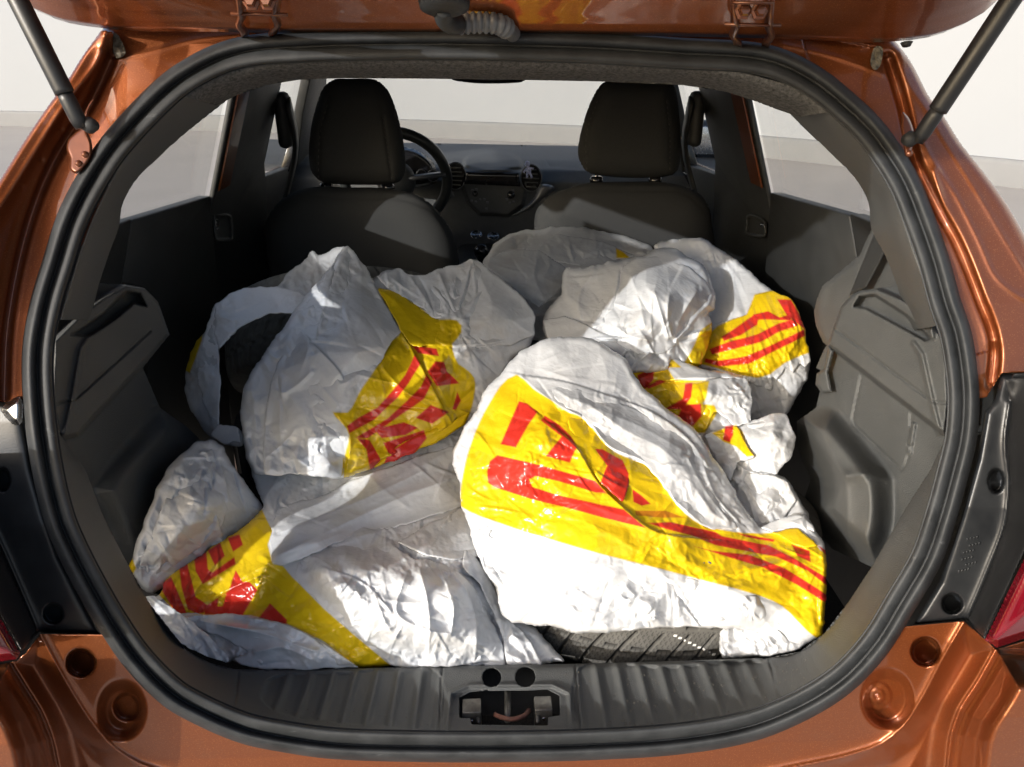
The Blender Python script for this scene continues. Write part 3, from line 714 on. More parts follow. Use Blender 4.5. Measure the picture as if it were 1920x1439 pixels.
# rear quarter liner and belt on the right, belt on the left
def plx(x): return lambda P, sd: t_x(P, x+0*sd)
P_(relief('quarter_liner', [(1636, 425), (1665, 470), (1720, 575), (1660, 620), (1600, 650), (1560, 662), (1542, 640), (1530, 612), (1526, 585), (1532, 560), (1542, 536), (1570, 513), (1612, 478)], lambda P, sd: t_x(P, .575-.004*sstep(sd/8)), MT['trim'], car, step=3, smooth_outline=False))
P_(relief('seat_belt', [(1650, 411), (1668, 453), (1655, 482), (1625, 540), (1592, 555), (1622, 480)], lambda P, sd: t_x(P, .55-.002*sstep(sd/3)), MT['trim_dark'], car, step=2.5, smooth_outline=False, thick=.002))
P_(relief('seat_side_trim', [(1553, 646), (1564, 658), (1553, 698), (1560, 735), (1541, 738), (1529, 722), (1531, 701), (1546, 690)], lambda P, sd: t_x(P, .53-.006*sstep(sd/5)), MT['trim'], car, step=2, smooth_outline=False))

# ---- boot floor, folded rear seats, cabin shell
P_(box('boot_floor', (-.58, .70, .54), (.58, 1.45, .58), MT['carpet'], car, .004))
P_(box('boot_back_wall', (-.60, .66, .40), (.60, .70, .66), MT['carpet'], car, .002))
P_(box('folded_rear_seat', (-.56, 1.40, .54), (.56, 1.95, .74), MT['fabric'], car, .03))
P_(box('cabin_floor', (-.70, 1.9, .28), (.70, 3.3, .32), MT['carpet'], car, .004))
P_(box('bulkhead', (-.70, 3.15, .3), (.70, 3.2, 1.07), MT['trim_dark'], car, .004))
def wx(z): return .69-.39*max(0, z-1.0)
def side_poly(name, yz, s, m, th=.03, inset=0.0, bevel=.004):
    pts = [(s*(wx(z)-inset), y, z) for y, z in yz]
    return P_(prism(name, pts, (s*th, 0, 0), m, car, bevel))
for s in (-1, 1):
    f = .0 if s < 0 else .10      # front of the rear windows as seen on each side
    side_poly('rear_quarter_panel', [(1.30, .35), (1.30, 1.0), (1.30, 1.175), (.80, 1.185), (.58, 1.0), (.58, .35)], s, MT['trim_dark'])
    dr = side_poly('door', [(1.30, .35), (1.72, .35), (1.72, 1.0), (1.72, 1.14), (1.30, 1.172), (1.30, 1.0)], s, MT['trim_dark'], inset=.001)
    side_poly('pillar_b', [(1.74, .35), (2.12, .35), (2.12, 1.0), (2.11, 1.16), (2.07, 1.40), (1.68, 1.40), (1.71, 1.16), (1.74, 1.0)], s, MT['trim_dark'], th=.012, inset=.012)
    side_poly('door_frame', [(1.725, 1.15), (1.80, 1.15), (1.78, 1.37), (1.70, 1.37)], s, MT['paint'], th=.004, inset=.017, bevel=0)
    side_poly('door', [(2.12, .35), (3.1, .35), (3.1, 1.0), (2.95, 1.07), (2.12, 1.115), (2.12, 1.0)], s, MT['trim_dark'], inset=.001)
    side_poly('roof_rail', [(1.30, 1.378), (2.60, 1.36), (2.60, 1.44), (1.30, 1.44)], s, MT['trim_dark'], inset=.014)
    side_poly('pillar_a', [(2.42, 1.42), (2.60, 1.42), (3.14, 1.05), (2.62, 1.05), (2.46, 1.26)], s, MT['trim_dark'], inset=.01)
    side_poly('mirror_sail', [(2.50, 1.08), (2.70, 1.07), (2.52, 1.20)], s, MT['gloss_black'], inset=.004)
    side_poly('side_window', [(1.22, 1.15), (1.74, 1.12), (1.72, 1.385), (1.22, 1.385)], s, MT['glass'], th=.004, inset=-.014, bevel=0)
    side_poly('side_window', [(2.06, 1.10), (2.9, 1.05), (2.50, 1.385), (2.06, 1.385)], s, MT['glass'], th=.004, inset=-.014, bevel=0)
    P_(prism('pillar_d', [(s*.56, .785, 1.18), (s*.50, .865, 1.3), (s*.45, .905, 1.385), (s*.555, 1.22, 1.39), (s*.62, 1.16, 1.18)], (-s*.008, 0, 0), MT['paint'], car))
    # outer skin
    P_(prism('side_skin', [(s*.76, .50, .3), (s*.76, 3.6, .3), (s*.76, 3.6, .95), (s*.715, 3.0, 1.07), (s*.665, .95, 1.145), (s*.70, .70, 1.12), (s*.76, .50, 1.0)], (s*.01, 0, 0), MT['paint'], car))
    side_poly('door_handle', [(2.54, 1.0), (2.64, 1.0), (2.64, 1.06), (2.54, 1.06)], s, MT['gloss_black'], th=-.012, inset=-.002, bevel=.006)
    # front belt from its pillar loop
    lp = [(s*(wx(1.34)-.03), 2.08, 1.32), (s*(wx(1.3)-.045), 2.12, 1.22), (s*.60, 2.16, 1.0), (s*.61, 2.16, .7)]
    P_(sweep('seat_belt', crs(lp, 16), [(-.004, -.02), (.004, -.02), (.004, .02), (-.004, .02)], MT['trim_dark'], car, up=(0, 1, 0)))
    P_(box('belt_loop', (s*.548-.018, 2.07, 1.20), (s*.548+.018, 2.13, 1.34), MT['trim_dark'], car, .014))
for s_, pl, lv in ((-1, [(399, 404), (405, 400), (430, 401), (436, 408), (439, 446), (434, 452), (406, 453), (401, 446)], [(404, 413), (408, 411), (411, 428), (407, 431)]),
                  (1, [(1397, 414), (1400, 404), (1412, 401), (1432, 410), (1438, 420), (1434, 446), (1398, 440)], [(1424, 421), (1432, 422), (1434, 426), (1428, 425)])):
    P_(relief('handle_bezel', pl, lambda P, sd: t_x(P, s_*(.652-.006*sstep(sd/3)+.010*sstep((sd-4)/3))), MT['trim_dark' if s_ > 0 else 'dash'], car, step=1.8))
    P_(relief('handle_lever', lv, lambda P, sd: t_x(P, s_*(.640+0*sd)), MT['metal'], car, step=1.2, thick=.004))
# door mirrors outside
for s in (-1, 1):
    m_ = P_(box('door_mirror', (s*.83-.08, 2.91, 1.06+s*.06-.06), (s*.83+.08, 3.0, 1.20+s*.06-.06), MT['gloss_black'], car, .03))
    P_(box('mirror_glass', (s*.83-.065, 2.902, 1.08+s*.06-.06), (s*.83+.065, 2.909, 1.18+s*.06-.06), MT['metal'], car, .002))
# roof: inner liner and outer skin
P_(prism('roof_liner', [(-.38, .93, 1.414), (.38, .93, 1.414), (.55, 1.5, 1.412), (.56, 2.62, 1.412), (-.56, 2.62, 1.412), (-.55, 1.5, 1.412)], (0, 0, .018), MT['liner'], car))
P_(prism('roof_skin', [(-.36, .90, 1.463), (.36, .90, 1.463), (.52, 1.6, 1.466), (.52, 2.6, 1.46), (-.52, 2.6, 1.46), (-.52, 1.6, 1.466)], (0, 0, .018), MT['paint'], car))
P_(prism('windscreen', [(-.56, 2.60, 1.41), (.56, 2.60, 1.41), (.66, 3.12, 1.065), (-.66, 3.12, 1.065)], (0, .004, .004), MT['glass'], car))
P_(prism('bonnet', [(-.70, 3.14, 1.05), (.70, 3.14, 1.05), (.68, 3.9, .93), (-.68, 3.9, .93)], (0, 0, -.03), MT['paint'], car, .01))
# interior mirror
P_(relief('interior_mirror', [(842, 138), (980, 138), (986, 149), (976, 155), (905, 157), (868, 154), (846, 149)], lambda P, sd: t_y(P, 2.30-.01*sstep(sd/5)), MT['gloss_black'], car, step=2.5, thick=.02))

# ---- front seats
def pad(name, out, Y, T, R, mt, grooves=(), step=4, parent=None):
    def f(P, sd):
        q = np.clip(sd/R, 0, 1); y = Y-T*np.sqrt(1-(1-q)**2)
        for L, w_, h in grooves:
            d, _, _ = seg_dist(P, crs(L, 30)); y += h*np.exp(-(d/w_)**2)
        return t_y(P, y)
    return P_(relief(name, out, f, mt, parent or car, step=step, bulge_back=(.05+T, R)))
stitch = mat('seam_thread', (.06, .055, .05), .9, noise=(200, .2))
def seat(hp, hg, sp, sg, rods):
    s = pad('seat_backrest', sp, 2.06, .07, 60, MT['fabric'], sg)
    h = pad('headrest', hp, 2.08, .055, 42, MT['fabric'], hg, step=3)
    for (x, y0, y1) in rods:
        a = at_t([(x, y0)], t_y([(x, y0)], 2.09))[0]; b = at_t([(x, y1)], t_y([(x, y1)], 2.09))[0]
        P_(sweep('headrest_rod', [a, b], .006, MT['metal'], car))
        P_(lathe('rod_collar', [(0, .012), (.014, .012), (.018, .006), (.018, -.012), (0, -.012)], MT['gloss_black'], car, tuple(b+np.array([0, 0, .004])), (0, 0, 1), 14))
    for g in hg[:2]:
        Lp = crs(g[0], 26); T_ = t_y(Lp, 2.08-.050)
        pts = at_t(Lp, T_)
        for i in range(0, 25, 2):
            P_(sweep('stitch', [pts[i], pts[i]*.25+pts[i+1]*.75], .0010, stitch, car))
seat([(627, 149), (650, 148), (700, 149), (720, 160), (735, 185), (748, 225), (757, 270), (760, 320), (750, 340), (725, 346), (680, 347), (640, 346), (605, 342), (585, 325), (579, 290), (583, 240), (594, 195), (606, 165)],
     [([(617, 185), (602, 240), (597, 290), (597, 335)], 2.2, .006), ([(718, 220), (726, 275), (734, 335)], 2.2, .006)],
     [(560, 357), (600, 350), (650, 352), (700, 352), (750, 357), (790, 370), (820, 395), (845, 430), (858, 470), (864, 540), (866, 620), (500, 620), (505, 520), (497, 450), (495, 425), (510, 395), (530, 372)],
     [([(500, 430), (520, 395), (560, 372), (650, 371), (760, 375), (815, 400), (843, 440)], 2.2, .006)], [(612, 338, 354), (728, 338, 356)])
seat([(1142, 150), (1200, 150), (1255, 152), (1266, 165), (1272, 200), (1276, 260), (1274, 310), (1262, 328), (1200, 334), (1130, 330), (1100, 322), (1086, 300), (1084, 275), (1094, 230), (1108, 190), (1124, 162)],
     [([(1120, 190), (1100, 250), (1100, 320)], 2.2, .003), ([(1250, 190), (1256, 250), (1256, 320)], 2.2, .003)],
     [(1075, 350), (1110, 343), (1180, 341), (1240, 342), (1290, 352), (1320, 372), (1334, 410), (1336, 600), (1010, 600), (1002, 430), (1006, 395), (1030, 368)],
     [([(1010, 420), (1025, 385), (1070, 362), (1190, 358), (1290, 366), (1325, 400)], 2.2, .005)], [(1118, 324, 342), (1228, 324, 342)])

# ---- dashboard
def dash_t(P, sd):
    top = np.interp(P[:, 0], [500, 760, 1090, 1400], [262, 268, 274, 290])
    y = np.interp(P[:, 1]-top, [0, 12, 28, 46, 70, 200], [3.05, 2.90, 2.72, 2.60, 2.55, 2.50])
    s, _ = sdist(P, crs([(868, 305), (880, 290), (920, 284), (955, 286), (976, 298), (980, 310), (975, 318), (925, 322), (872, 316)], 50, True)); y -= .05*sstep((s+2)/8)
    s, _ = sdist(P, np.array([(872, 318), (982, 320), (990, 345), (980, 385), (955, 404), (900, 402), (878, 380), (866, 345)])); y -= .05*sstep((s+2)/4)
    for c in ((854, 330), (996, 334)):
        y += well(P, c, (22, 28), -.03, 8)
    for L in ([(1000, 290), (1012, 300)], [(1022, 296), (1030, 312), (1085, 316)]):
        d, _, _ = seg_dist(P, np.array(L)); y += .006*np.exp(-(d/1.5)**2)
    return t_y(P, y)
P_(relief('dashboard', [(480, 261), (760, 268), (1090, 274), (1400, 290), (1400, 520), (480, 520)], dash_t, MT['dash'], car, step=3, smooth_outline=False, thick=.03))
P_(relief('instrument_hood', [(730, 280), (770, 278), (800, 292), (815, 310), (815, 345), (730, 345)], lambda P, sd: t_y(P, 2.50-.03*sstep(sd/8)), MT['gloss_black'], car, step=3))
for c, r in (((812, 330), (12, 12)), ((790, 328), (11, 11)), ((763, 326), (10, 10))):
    P_(relief('gauge', circ(c, *r), lambda P, sd: t_y(P, 2.455), MT['silver'], car, step=2)); P_(relief('gauge_face', circ(c, r[0]-2, r[1]-2), lambda P, sd: t_y(P, 2.450), MT['gloss_black'], car, step=2))
yd = 2.44
P_(relief('centre_screen', [(874, 322), (972, 325), (976, 350), (870, 345)], lambda P, sd: t_y(P, yd-.006*sstep(sd/4)), MT['gloss_black'], car, step=3, smooth_outline=False))
P_(relief('silver_fascia', [(1014, 346), (1040, 352), (1010, 380), (985, 398), (955, 406), (975, 395), (1000, 372)], lambda P, sd: t_y(P, yd-.02*sstep(sd/6)), MT['silver'], car, step=3))
P_(relief('silver_fascia', [(830, 345), (838, 345), (852, 368), (846, 372)], lambda P, sd: t_y(P, yd), MT['silver'], car, step=2))
for c in ((854, 330), (996, 334)):
    P_(relief('vent_housing', circ(c, 19, 25), lambda P, sd: t_y(P, 2.47), MT['gloss_black'], car, step=2))
    for q in range(5):
        yy = c[1]-17+q*8; hw = 15-abs(q-2)*2.5
        P_(relief('vent_slat', [(c[0]-hw, yy), (c[0]+hw, yy+1), (c[0]+hw, yy+3.6), (c[0]-hw, yy+2.6)], lambda P, sd: t_y(P, 2.462), MT['dullmetal' if c[0] < 900 else 'dash'], car, step=1.6, smooth_outline=False, thick=.006))
    rg_ = at_t(circ(c, 19.5, 25.5, 40), t_y(circ(c, 19.5, 25.5, 40), 2.465)); P_(sweep('vent_ring', rg_, .0016, MT['silver'], car, closed=True, up=(0, 1, 0)))
for c, r, m in (((891, 364), 5, 'gloss_black'), ((958, 366), 7, 'gloss_black')):
    a = at_t([c], t_y([c], yd))[0]; P_(lathe('control_knob', [(0, .02), (r*.0014, .02), (r*.0017, .015), (r*.0019, 0)], MT[m], car, tuple(a), (0, -1, .3), 18))
for k, c in enumerate([(884, 377), (892, 379), (900, 375), (908, 374), (914, 380), (950, 374), (956, 381), (963, 379), (886, 357), (893, 356), (962, 358), (912, 392)]):
    a = at_t([c], t_y([c], yd-.005))[0]; P_(box('dash_button', a-[.004, .003, .003], a+[.004, .003, .003], MT['silver'], car, .001))
# steering wheel
wc = at_t([(742, 338)], t_y([(742, 338)], 2.36))[0]
q = Matrix.Rotation(rad(22), 3, 'X')
wheel = [np.array(Vector(wc)+q @ Vector((.158*math.cos(a), 0, .158*math.sin(a)))) for a in np.linspace(0, 2*math.pi, 49)[:-1]]
P_(sweep('steering_wheel', wheel, .0165, mat('wheel_leather', (.03, .033, .033), .3, noise=(60, .2)), car, closed=True, up=(0, 1, 0)))
P_(lathe('wheel_hub', [(0, .03), (.04, .028), (.058, .01), (.06, -.02)], MT['dash'], car, tuple(wc), (0, -1, .35), 24))
P_(sweep('wheel_spoke', [wc, wheel[1]], [(-.006, -.022), (.006, -.022), (.006, .022), (-.006, .022)], MT['silver'], car, up=(0, 1, 0)))
P_(sweep('wheel_spoke', [wc, wheel[23]], [(-.006, -.022), (.006, -.022), (.006, .022), (-.006, .022)], MT['silver'], car, up=(0, 1, 0)))
# console, gear knob
P_(box('centre_console', (-.12, 2.0, .4), (.06, 2.6, .84), MT['trim_dark'], car, .03))
g = at_t([(903, 474)], t_y([(903, 474)], 2.2))[0]
P_(lathe('gear_knob', [(0, .026), (.012, .024), (.022, .012), (.022, -.002), (.014, -.02), (.010, -.035), (0, -.035)], MT['gloss_black'], car, tuple(g), (0, -.2, 1), 20))
P_(sweep('gear_lever', [g-[0, 0, .03], g-[0, -.03, .12]], .007, MT['metal'], car))
for c in ((893, 440), (925, 443)):
    a = at_t([c], t_y([c], 2.42))[0]; P_(lathe('console_ring', [(.016, 0), (.018, .002), (.020, 0), (.018, -.002)], MT['metal'], car, tuple(a), (0, -.5, 1), 20))

# ---- tailgate
xs = np.linspace(-1, 1, 61)
edge = crs([(28, -22), (60, 14), (110, 38), (200, 54), (400, 60), (960, 64), (1500, 74), (1660, 79), (1750, 68), (1830, 32), (1872, -10)], 61)
def tg_rows():
    rows = []
    e0 = at_t(edge, t_S(edge, -.004)); 
    up = [(0, 0, 0, 1), (-.014, 0, .0045, 1), (-.017, .0, .0085, .995), (-.030, .0, .0135, .985), (-.033, .0, .0175, .98), (-.055, 0, .025, .97), (-.062, 0, .034, .965), (-.09, 0, .044, .97), (-.30, 0, .135, 1.10), (-.66, 0, .255, 1.14), (-.74, -.0, .21, 1.10)]
    for dy, b, dz, sx in up:
        r = e0.copy(); r[:, 0] *= sx; r[:, 1] += dy; r[:, 2] += dz; rows.append(r)
    return rows
R_ = tg_rows(); k = len(R_); V = np.stack(R_, 0).reshape(-1, 3); n = 61
F = [(i*n+j, i*n+j+1, (i+1)*n+j+1, (i+1)*n+j) for i in range(k-1) for j in range(n-1)]
# outer skin above
top = [r+np.array([0, .03, .035]) for r in (R_[0], R_[4], R_[-2])]
V2 = np.stack(top, 0).reshape(-1, 3); b0 = len(V)
F += [(b0+i*n+j, b0+(i+1)*n+j, b0+(i+1)*n+j+1, b0+i*n+j+1) for i in range(2) for j in range(n-1)]
F += [(8*n, 9*n, b0+2*n, b0+n), (9*n-1+0, b0+2*n-1, b0+3*n-1, 10*n-1)]
F += [(j+1, j, b0+j, b0+j+1) for j in range(n-1)]
tgm = MT['paint']
tg = P_(mesh_np('tailgate', np.vstack([V, V2]), np.array(F), tgm, car, True))
def tgp(name, *a, **k):
    o = a
def ptl(px, py, off): return at_t([(px, py)], t_S([(px, py)], off))[0]
for cx, yb in ((485, 62), (1410, 82)):
    w2 = 30
    for s in (-1, 1):
        pts = crs([ptl(cx+s*38, -22, -.15), ptl(cx+s*33, yb-46, -.105), ptl(cx+s*31, yb-30, -.075), ptl(cx+s*36, yb-16, -.055), ptl(cx+s*28, yb-4, -.034), ptl(cx+s*26, yb+4, -.004)], 18)
        o = sweep('hinge_arm', pts, [(-.0015, -.004), (.0015, -.004), (.0015, .004), (-.0015, .004)], MT['copper'], tg, up=(0, 1, 0))
    sweep('hinge_pin', [ptl(cx-52, yb-36, -.092), ptl(cx+54, yb-34, -.092)], .0016, MT['copper'], tg)
    for s in (-1, 1):
        a = ptl(cx+s*15, yb-62 if cx > 900 else yb-60, -.13)
        lathe('hinge_bolt', [(0, .005), (.004, .005), (.0055, .003), (.0055, 0), (.008, -.001), (.008, -.003)], MT['copper'], tg, tuple(a), (0, -1, .1), 6, False)
    sweep('hinge_plate', [ptl(cx-38, yb-76 if cx > 900 else -20, -.15), ptl(cx+38, yb-76 if cx > 900 else -20, -.15)], [(-.001, -.006), (.001, -.006), (.001, .006), (-.001, .006)], MT['copper'], tg, up=(0, 1, 0))
# cable boot: grommet, elbow, bellows
a = ptl(833, 8, -.12)
lathe('grommet', [(0, .006), (.016, .006), (.022, .003), (.023, -.002), (.019, -.006), (0, -.008)], MT['rubber'], tg, tuple(a), (0, -.35, -1), 28)
sweep('cable_elbow', crs([ptl(832, 14, -.112), ptl(832, 34, -.090), ptl(842, 45, -.075), ptl(862, 47, -.064)], 12), .0085, MT['rubber'], tg)
bel = crs([ptl(858, 46, -.052), ptl(900, 43, -.052), ptl(935, 46, -.048), ptl(950, 54, -.036), ptl(962, 64, -.012)], 90)
u_ = np.linspace(0, 1, 90); rr2 = np.where(u_ < .72, .0072+.0030*np.abs(np.sin(u_/.72*math.pi*9))**.7, .0078)
kk = 14; prof3 = np.stack([np.c_[r*np.cos(np.arange(kk)*2*math.pi/kk), r*np.sin(np.arange(kk)*2*math.pi/kk)] for r in rr2])
sweep('cable_bellows', bel, prof3, mat('grey_bellows', (.13, .135, .14), .35, noise=(60, .3)), tg)
P_(lathe('roof_drain_plug', [(0, .004), (.004, .004), (.006, 0)], MT['rubber'], car, tuple(ptl(1700, 80, .0)), (0, -.3, -1), 12))

# ---- gas struts and their brackets
for s, (bx, by), (ex, ey), te in ((-1, (152, 236), (14, -40), .66), (1, (1722, 262), (1925, -45), .64)):
    a = ptl(bx, by, -.035); b = at_t([(ex, ey)], te)[0]; dirv = (b-a)/np.linalg.norm(b-a); L = np.linalg.norm(b-a)
    st = P_(sweep('gas_strut', [a+dirv*.03, a+dirv*.034, b+dirv*.25], .0088, MT['black_plastic'], car))
    sweep('strut_collar', [a-dirv*.002, a+dirv*.006, a+dirv*.024, a+dirv*.032], np.stack([np.c_[r*np.cos(np.arange(14)*2*math.pi/14), r*np.sin(np.arange(14)*2*math.pi/14)] for r in (.006, .0075, .0075, .0068)]), MT['black_plastic'], st).location = (0, 0, 0)
    lathe('ball_joint', [(0, .008), (.005, .007), (.008, 0), (.005, -.007), (.0035, -.016), (0, -.016)], MT['rubber'], st, tuple(a+np.array([s*-.006, .004, 0])), (-s*.8, -.3, 0), 14)
def fix_children(root, off=Vector((0, 1.5, 0))): pass
P_(relief('strut_bracket', [(178, 186), (170, 190), (158, 216), (162, 240), (172, 268), (172, 290), (160, 312), (143, 326), (131, 318), (131, 298), (125, 280), (128, 262), (140, 250), (160, 232), (168, 205)], lambda P, sd: t_S(P, -.012-.004*sstep(sd/4)+.006*well(P, (148, 307), (5, 5), 1, 2)*.3), MT['copper'], car, step=2, thick=.003))
P_(relief('strut_bracket', [(1692, 210), (1702, 218), (1712, 240), (1714, 262), (1708, 286), (1702, 296), (1697, 290), (1692, 262), (1689, 235)], lambda P, sd: t_S(P, -.014-.004*sstep(sd/4)), MT['copper'], car, step=2, thick=.003))
for c in ((159, 290), (147, 307), (1702, 255), (1705, 288)):
    P_(lathe('rivet', [(0, .0025), (.0025, .002), (.0035, 0), (.0035, -.002)], MT['copper'], car, tuple(ptl(c[0], c[1], -.017)), (0, -1, .3), 14))

# ================================================================= bags
YEL = np.array([.76, .53, .010]); RED = np.array([.60, .035, .022]); WHT = np.array([.675, .69, .705])
def printer(layers, smooth=1.9, wob=.6, seed=0):
    def f(P):
        Q = P+np.c_[crumple(P, 40, seed+51), crumple(P, 40, seed+52)]*wob
        c = np.tile(WHT, (len(P), 1))
        for col, poly in layers:
            pl = np.asarray(poly, float)
            if len(pl) > 24: pl = crs(pl, len(pl)*3, True)
            s, _ = sdist(Q, pl); a = np.clip(s/smooth+.5, 0, 1)[:, None]
            c = c*(1-a)+col*a
        return c
    return f
BASES = {}
def bag(name, label, outline, ctrl, layers, seed, amps=(6, 4, 2.2, 1.0), folds=(), creases=(), gathers=(), rim=.022, R=20, back=(.09, 60), step=2.0, m='bag', rough=1.0, cells=(110, 46, 20, 9), group=None, aniso=0, ang=0, wr=1.0, wa=.3, wamp=1.0, host=None, lift=.012, bul=.0):
    if host is None: base = tps(ctrl)
    else:
        b0_ = BASES[host.name]; ex = tps(ctrl) if ctrl else None
    def f(P, sd):
        if host is not None:
            base_ = lambda Q: b0_(Q)-lift-bul*sstep(sd/55)-(ex(Q) if ex else 0)
        if host is None: base_ = base
        R_ = R*.42; q = np.clip(sd/R_, 0, 1)
        t = base_(P)+.42*rim*(1-np.sqrt(1-(1-q)**2+1e-9))
        env = .55+.45*sstep(sd/16)
        h = np.zeros(len(P))
        mod = .30+.70*np.clip(crumple(P, 110, seed+90)*1.6+.45, 0, 1)
        for k, (c_, a_) in enumerate(zip(cells, amps)):
            n_1 = crumple(P, c_, seed+k*7, ang+k*.9, 1.0+aniso*(k < 2)); h += a_*.001*((n_1*1.5 if k != 2 else 1.3*(1-2.4*np.abs(n_1)))*(mod if k == 1 else (mod**2*.62 if k > 1 else 1)))
        for (ang_, wid, ratio, amp) in folds:      # long tension folds
            f_ = crumple(P, wid, seed+int(wid)+31, ang_, ratio, .4); h += amp*.001*(1-2*np.abs(f_))
        rg = np.random.RandomState(seed)
        def stroke(p0, ang_, ln, w_, amp, mode):
            c, s_ = math.cos(ang_), math.sin(ang_); dv = P-np.array(p0)
            m_ = (np.abs(dv[:, 0]) < ln+30) & (np.abs(dv[:, 1]) < ln+30)
            if not m_.any(): return
            q_ = dv[m_]; al = q_[:, 0]*c+q_[:, 1]*s_; ac = -q_[:, 0]*s_+q_[:, 1]*c
            ac = ac-bend*al*al/ln
            e = np.clip(np.minimum(al, ln-al)/(ln*.35), 0, 1)
            g_ = amp*.001*e*np.exp(-np.abs(ac)/w_)
            if mode: g_ = amp*.0012*e*np.where(ac > 0, np.exp(-ac/(w_*2.2)), np.exp(ac/1.3))
            h[m_] += g_
        x0, y0 = P.min(0); x1, y1 = P.max(0)
        for (c_, kk, amp, r0, r1) in gathers:     # folds running out of a gathered point
            for _ in range(int(kk*1.1)):
                a_ = rg.uniform(0, 2*math.pi); r_ = rg.uniform(.3, 1.6)*r0; bend = rg.uniform(-.3, .3)
                a2 = a_+rg.normal(0, .25); p0 = (c_[0]+r_*math.cos(a_)+rg.normal(0, 6), c_[1]+r_*math.sin(a_)+rg.normal(0, 6))
                stroke(p0, a2, rg.uniform(.35, 1.1)*r1, rg.uniform(2.5, 8), amp*rg.choice([-1, 1])*rg.uniform(.3, 1), rg.rand() < .5)
        for _ in range(int(wr*(x1-x0)*(y1-y0)/1900.0)):    # loose wrinkles
            bend = rg.uniform(-.4, .4); ln = rg.uniform(24, 140)
            stroke((rg.uniform(x0, x1), rg.uniform(y0, y1)), wa+rg.normal(0, .7), ln, rg.uniform(1.6, 7.5), rg.choice([-1, 1])*rg.uniform(.6, 3.6)*wamp, rg.rand() < .45)
        t = t-h*env
        for (L, hh, w_, mode) in creases:
            d, _, s_ = seg_dist(P, crs(L, 40))
            e0 = np.array(L[0]); e1 = np.array(L[-1])
            fade = sstep(np.minimum(np.hypot(*(P-e0).T), np.hypot(*(P-e1).T))/14+.15)
            if mode == 0: t = t-hh*.001*np.exp(-d/w_)*fade
            else: t = t-hh*.001*np.exp(-d/w_)*np.clip(s_*mode*d/2.5, 0, 1)*fade
        return t
    if host is not None:
        return relief('film_fold', outline, f, MT[m], host, step=step, smooth_outline='film', thick=.0009, colorfn=printer(layers, seed=seed))
    o = relief(name, outline, f, MT[m], None, step=step, bulge_back=back, smooth_outline='film', colorfn=printer(layers, seed=seed))
    BASES[o.name] = base
    tag(o, label, 'plastic bag', 'white, yellow and red plastic bags heaped in the boot')
    return o
def fold(host, outline, layers, seed, lift=.012, bul=.0, ctrl=None, **k):
    k.setdefault('rim', .006); k.setdefault('R', 8); k.setdefault('wr', .8)
    return bag('film_fold', None, outline, ctrl, layers, seed, host=bpy.data.objects[host], lift=lift, bul=bul, **k)

# A: the big front bag
A_out = [(948, 690), (975, 657), (1020, 636), (1075, 630), (1125, 640), (1170, 672), (1203, 724), (1264, 776), (1302, 802), (1339, 859), (1370, 905), (1392, 950), (1425, 988), (1466, 974), (1512, 962), (1528, 990), (1547, 1021),
         (1552, 1060), (1549, 1120), (1544, 1192), (1490, 1220), (1450, 1197), (1400, 1180), (1300, 1176), (1230, 1178), (1140, 1187), (1080, 1187), (1040, 1176), (960, 1168), (940, 1150), (930, 1105), (905, 1060), (888, 1020), (876, 975),
         (865, 950), (862, 905), (848, 870), (850, 840), (870, 800), (893, 770), (905, 735), (935, 705)]
yA = [(969, 703), (946, 716), (930, 736), (906, 778), (885, 826), (869, 884), (862, 939), (866, 953), (967, 991), (1106, 1033), (1283, 1079), (1418, 1116), (1464, 1135), (1541, 1200), (1570, 1140), (1570, 1040), (1545, 1038), (1521, 1012), (1495, 994), (1446, 1000), (1400, 1000), (1359, 995), (1310, 982), (1268, 945), (1236, 897), (1210, 871), (1167, 855), (1141, 839), (1093, 784), (1059, 770), (1035, 752), (1004, 733)]
lay = [(YEL, yA), (RED, [(973, 753), (988, 757), (1009, 773), (993, 794), (967, 839), (938, 833)]),
       (RED, [(1022, 780), (1051, 799), (1070, 818), (1083, 839), (1078, 847), (1068, 868), (1023, 856), (1053, 819), (1014, 789)]),
       (RED, [(1115, 843), (1128, 842), (1167, 863), (1179, 889), (1178, 913), (1167, 941), (1125, 906), (1138, 873)]),
       (RED, [(932, 854), (983, 865), (1041, 880), (1117, 902), (1138, 926), (1117, 924), (1046, 902), (1004, 893), (992, 900), (998, 914), (1056, 931), (1170, 956), (1212, 991), (1140, 973), (1056, 951), (998, 937), (927, 914), (915, 905), (913, 884), (919, 865)]),
       (RED, [(1186, 918), (1202, 929), (1220, 945), (1204, 949), (1188, 942)]),
       (RED*.5+YEL*.35, [(1191, 958), (1249, 958), (1283, 971), (1241, 971), (1193, 967)]),
       (RED, [(1214, 981), (1256, 979), (1341, 998), (1353, 1006), (1441, 1023), (1487, 1046), (1552, 1085), (1552, 1100), (1514, 1070), (1457, 1045), (1341, 1023), (1295, 1004), (1249, 992)]),
       (RED, [(1302, 1025), (1333, 1033), (1407, 1041), (1472, 1066), (1552, 1116), (1552, 1133), (1495, 1097), (1430, 1064), (1368, 1046)]),
       (RED, [(1484, 1021), (1518, 1033), (1520, 1054), (1495, 1043)]), (RED, [(1380, 1000), (1453, 1012), (1450, 1017), (1400, 1008)]), (RED, [(1532, 1022), (1560, 1040), (1560, 1055)])]
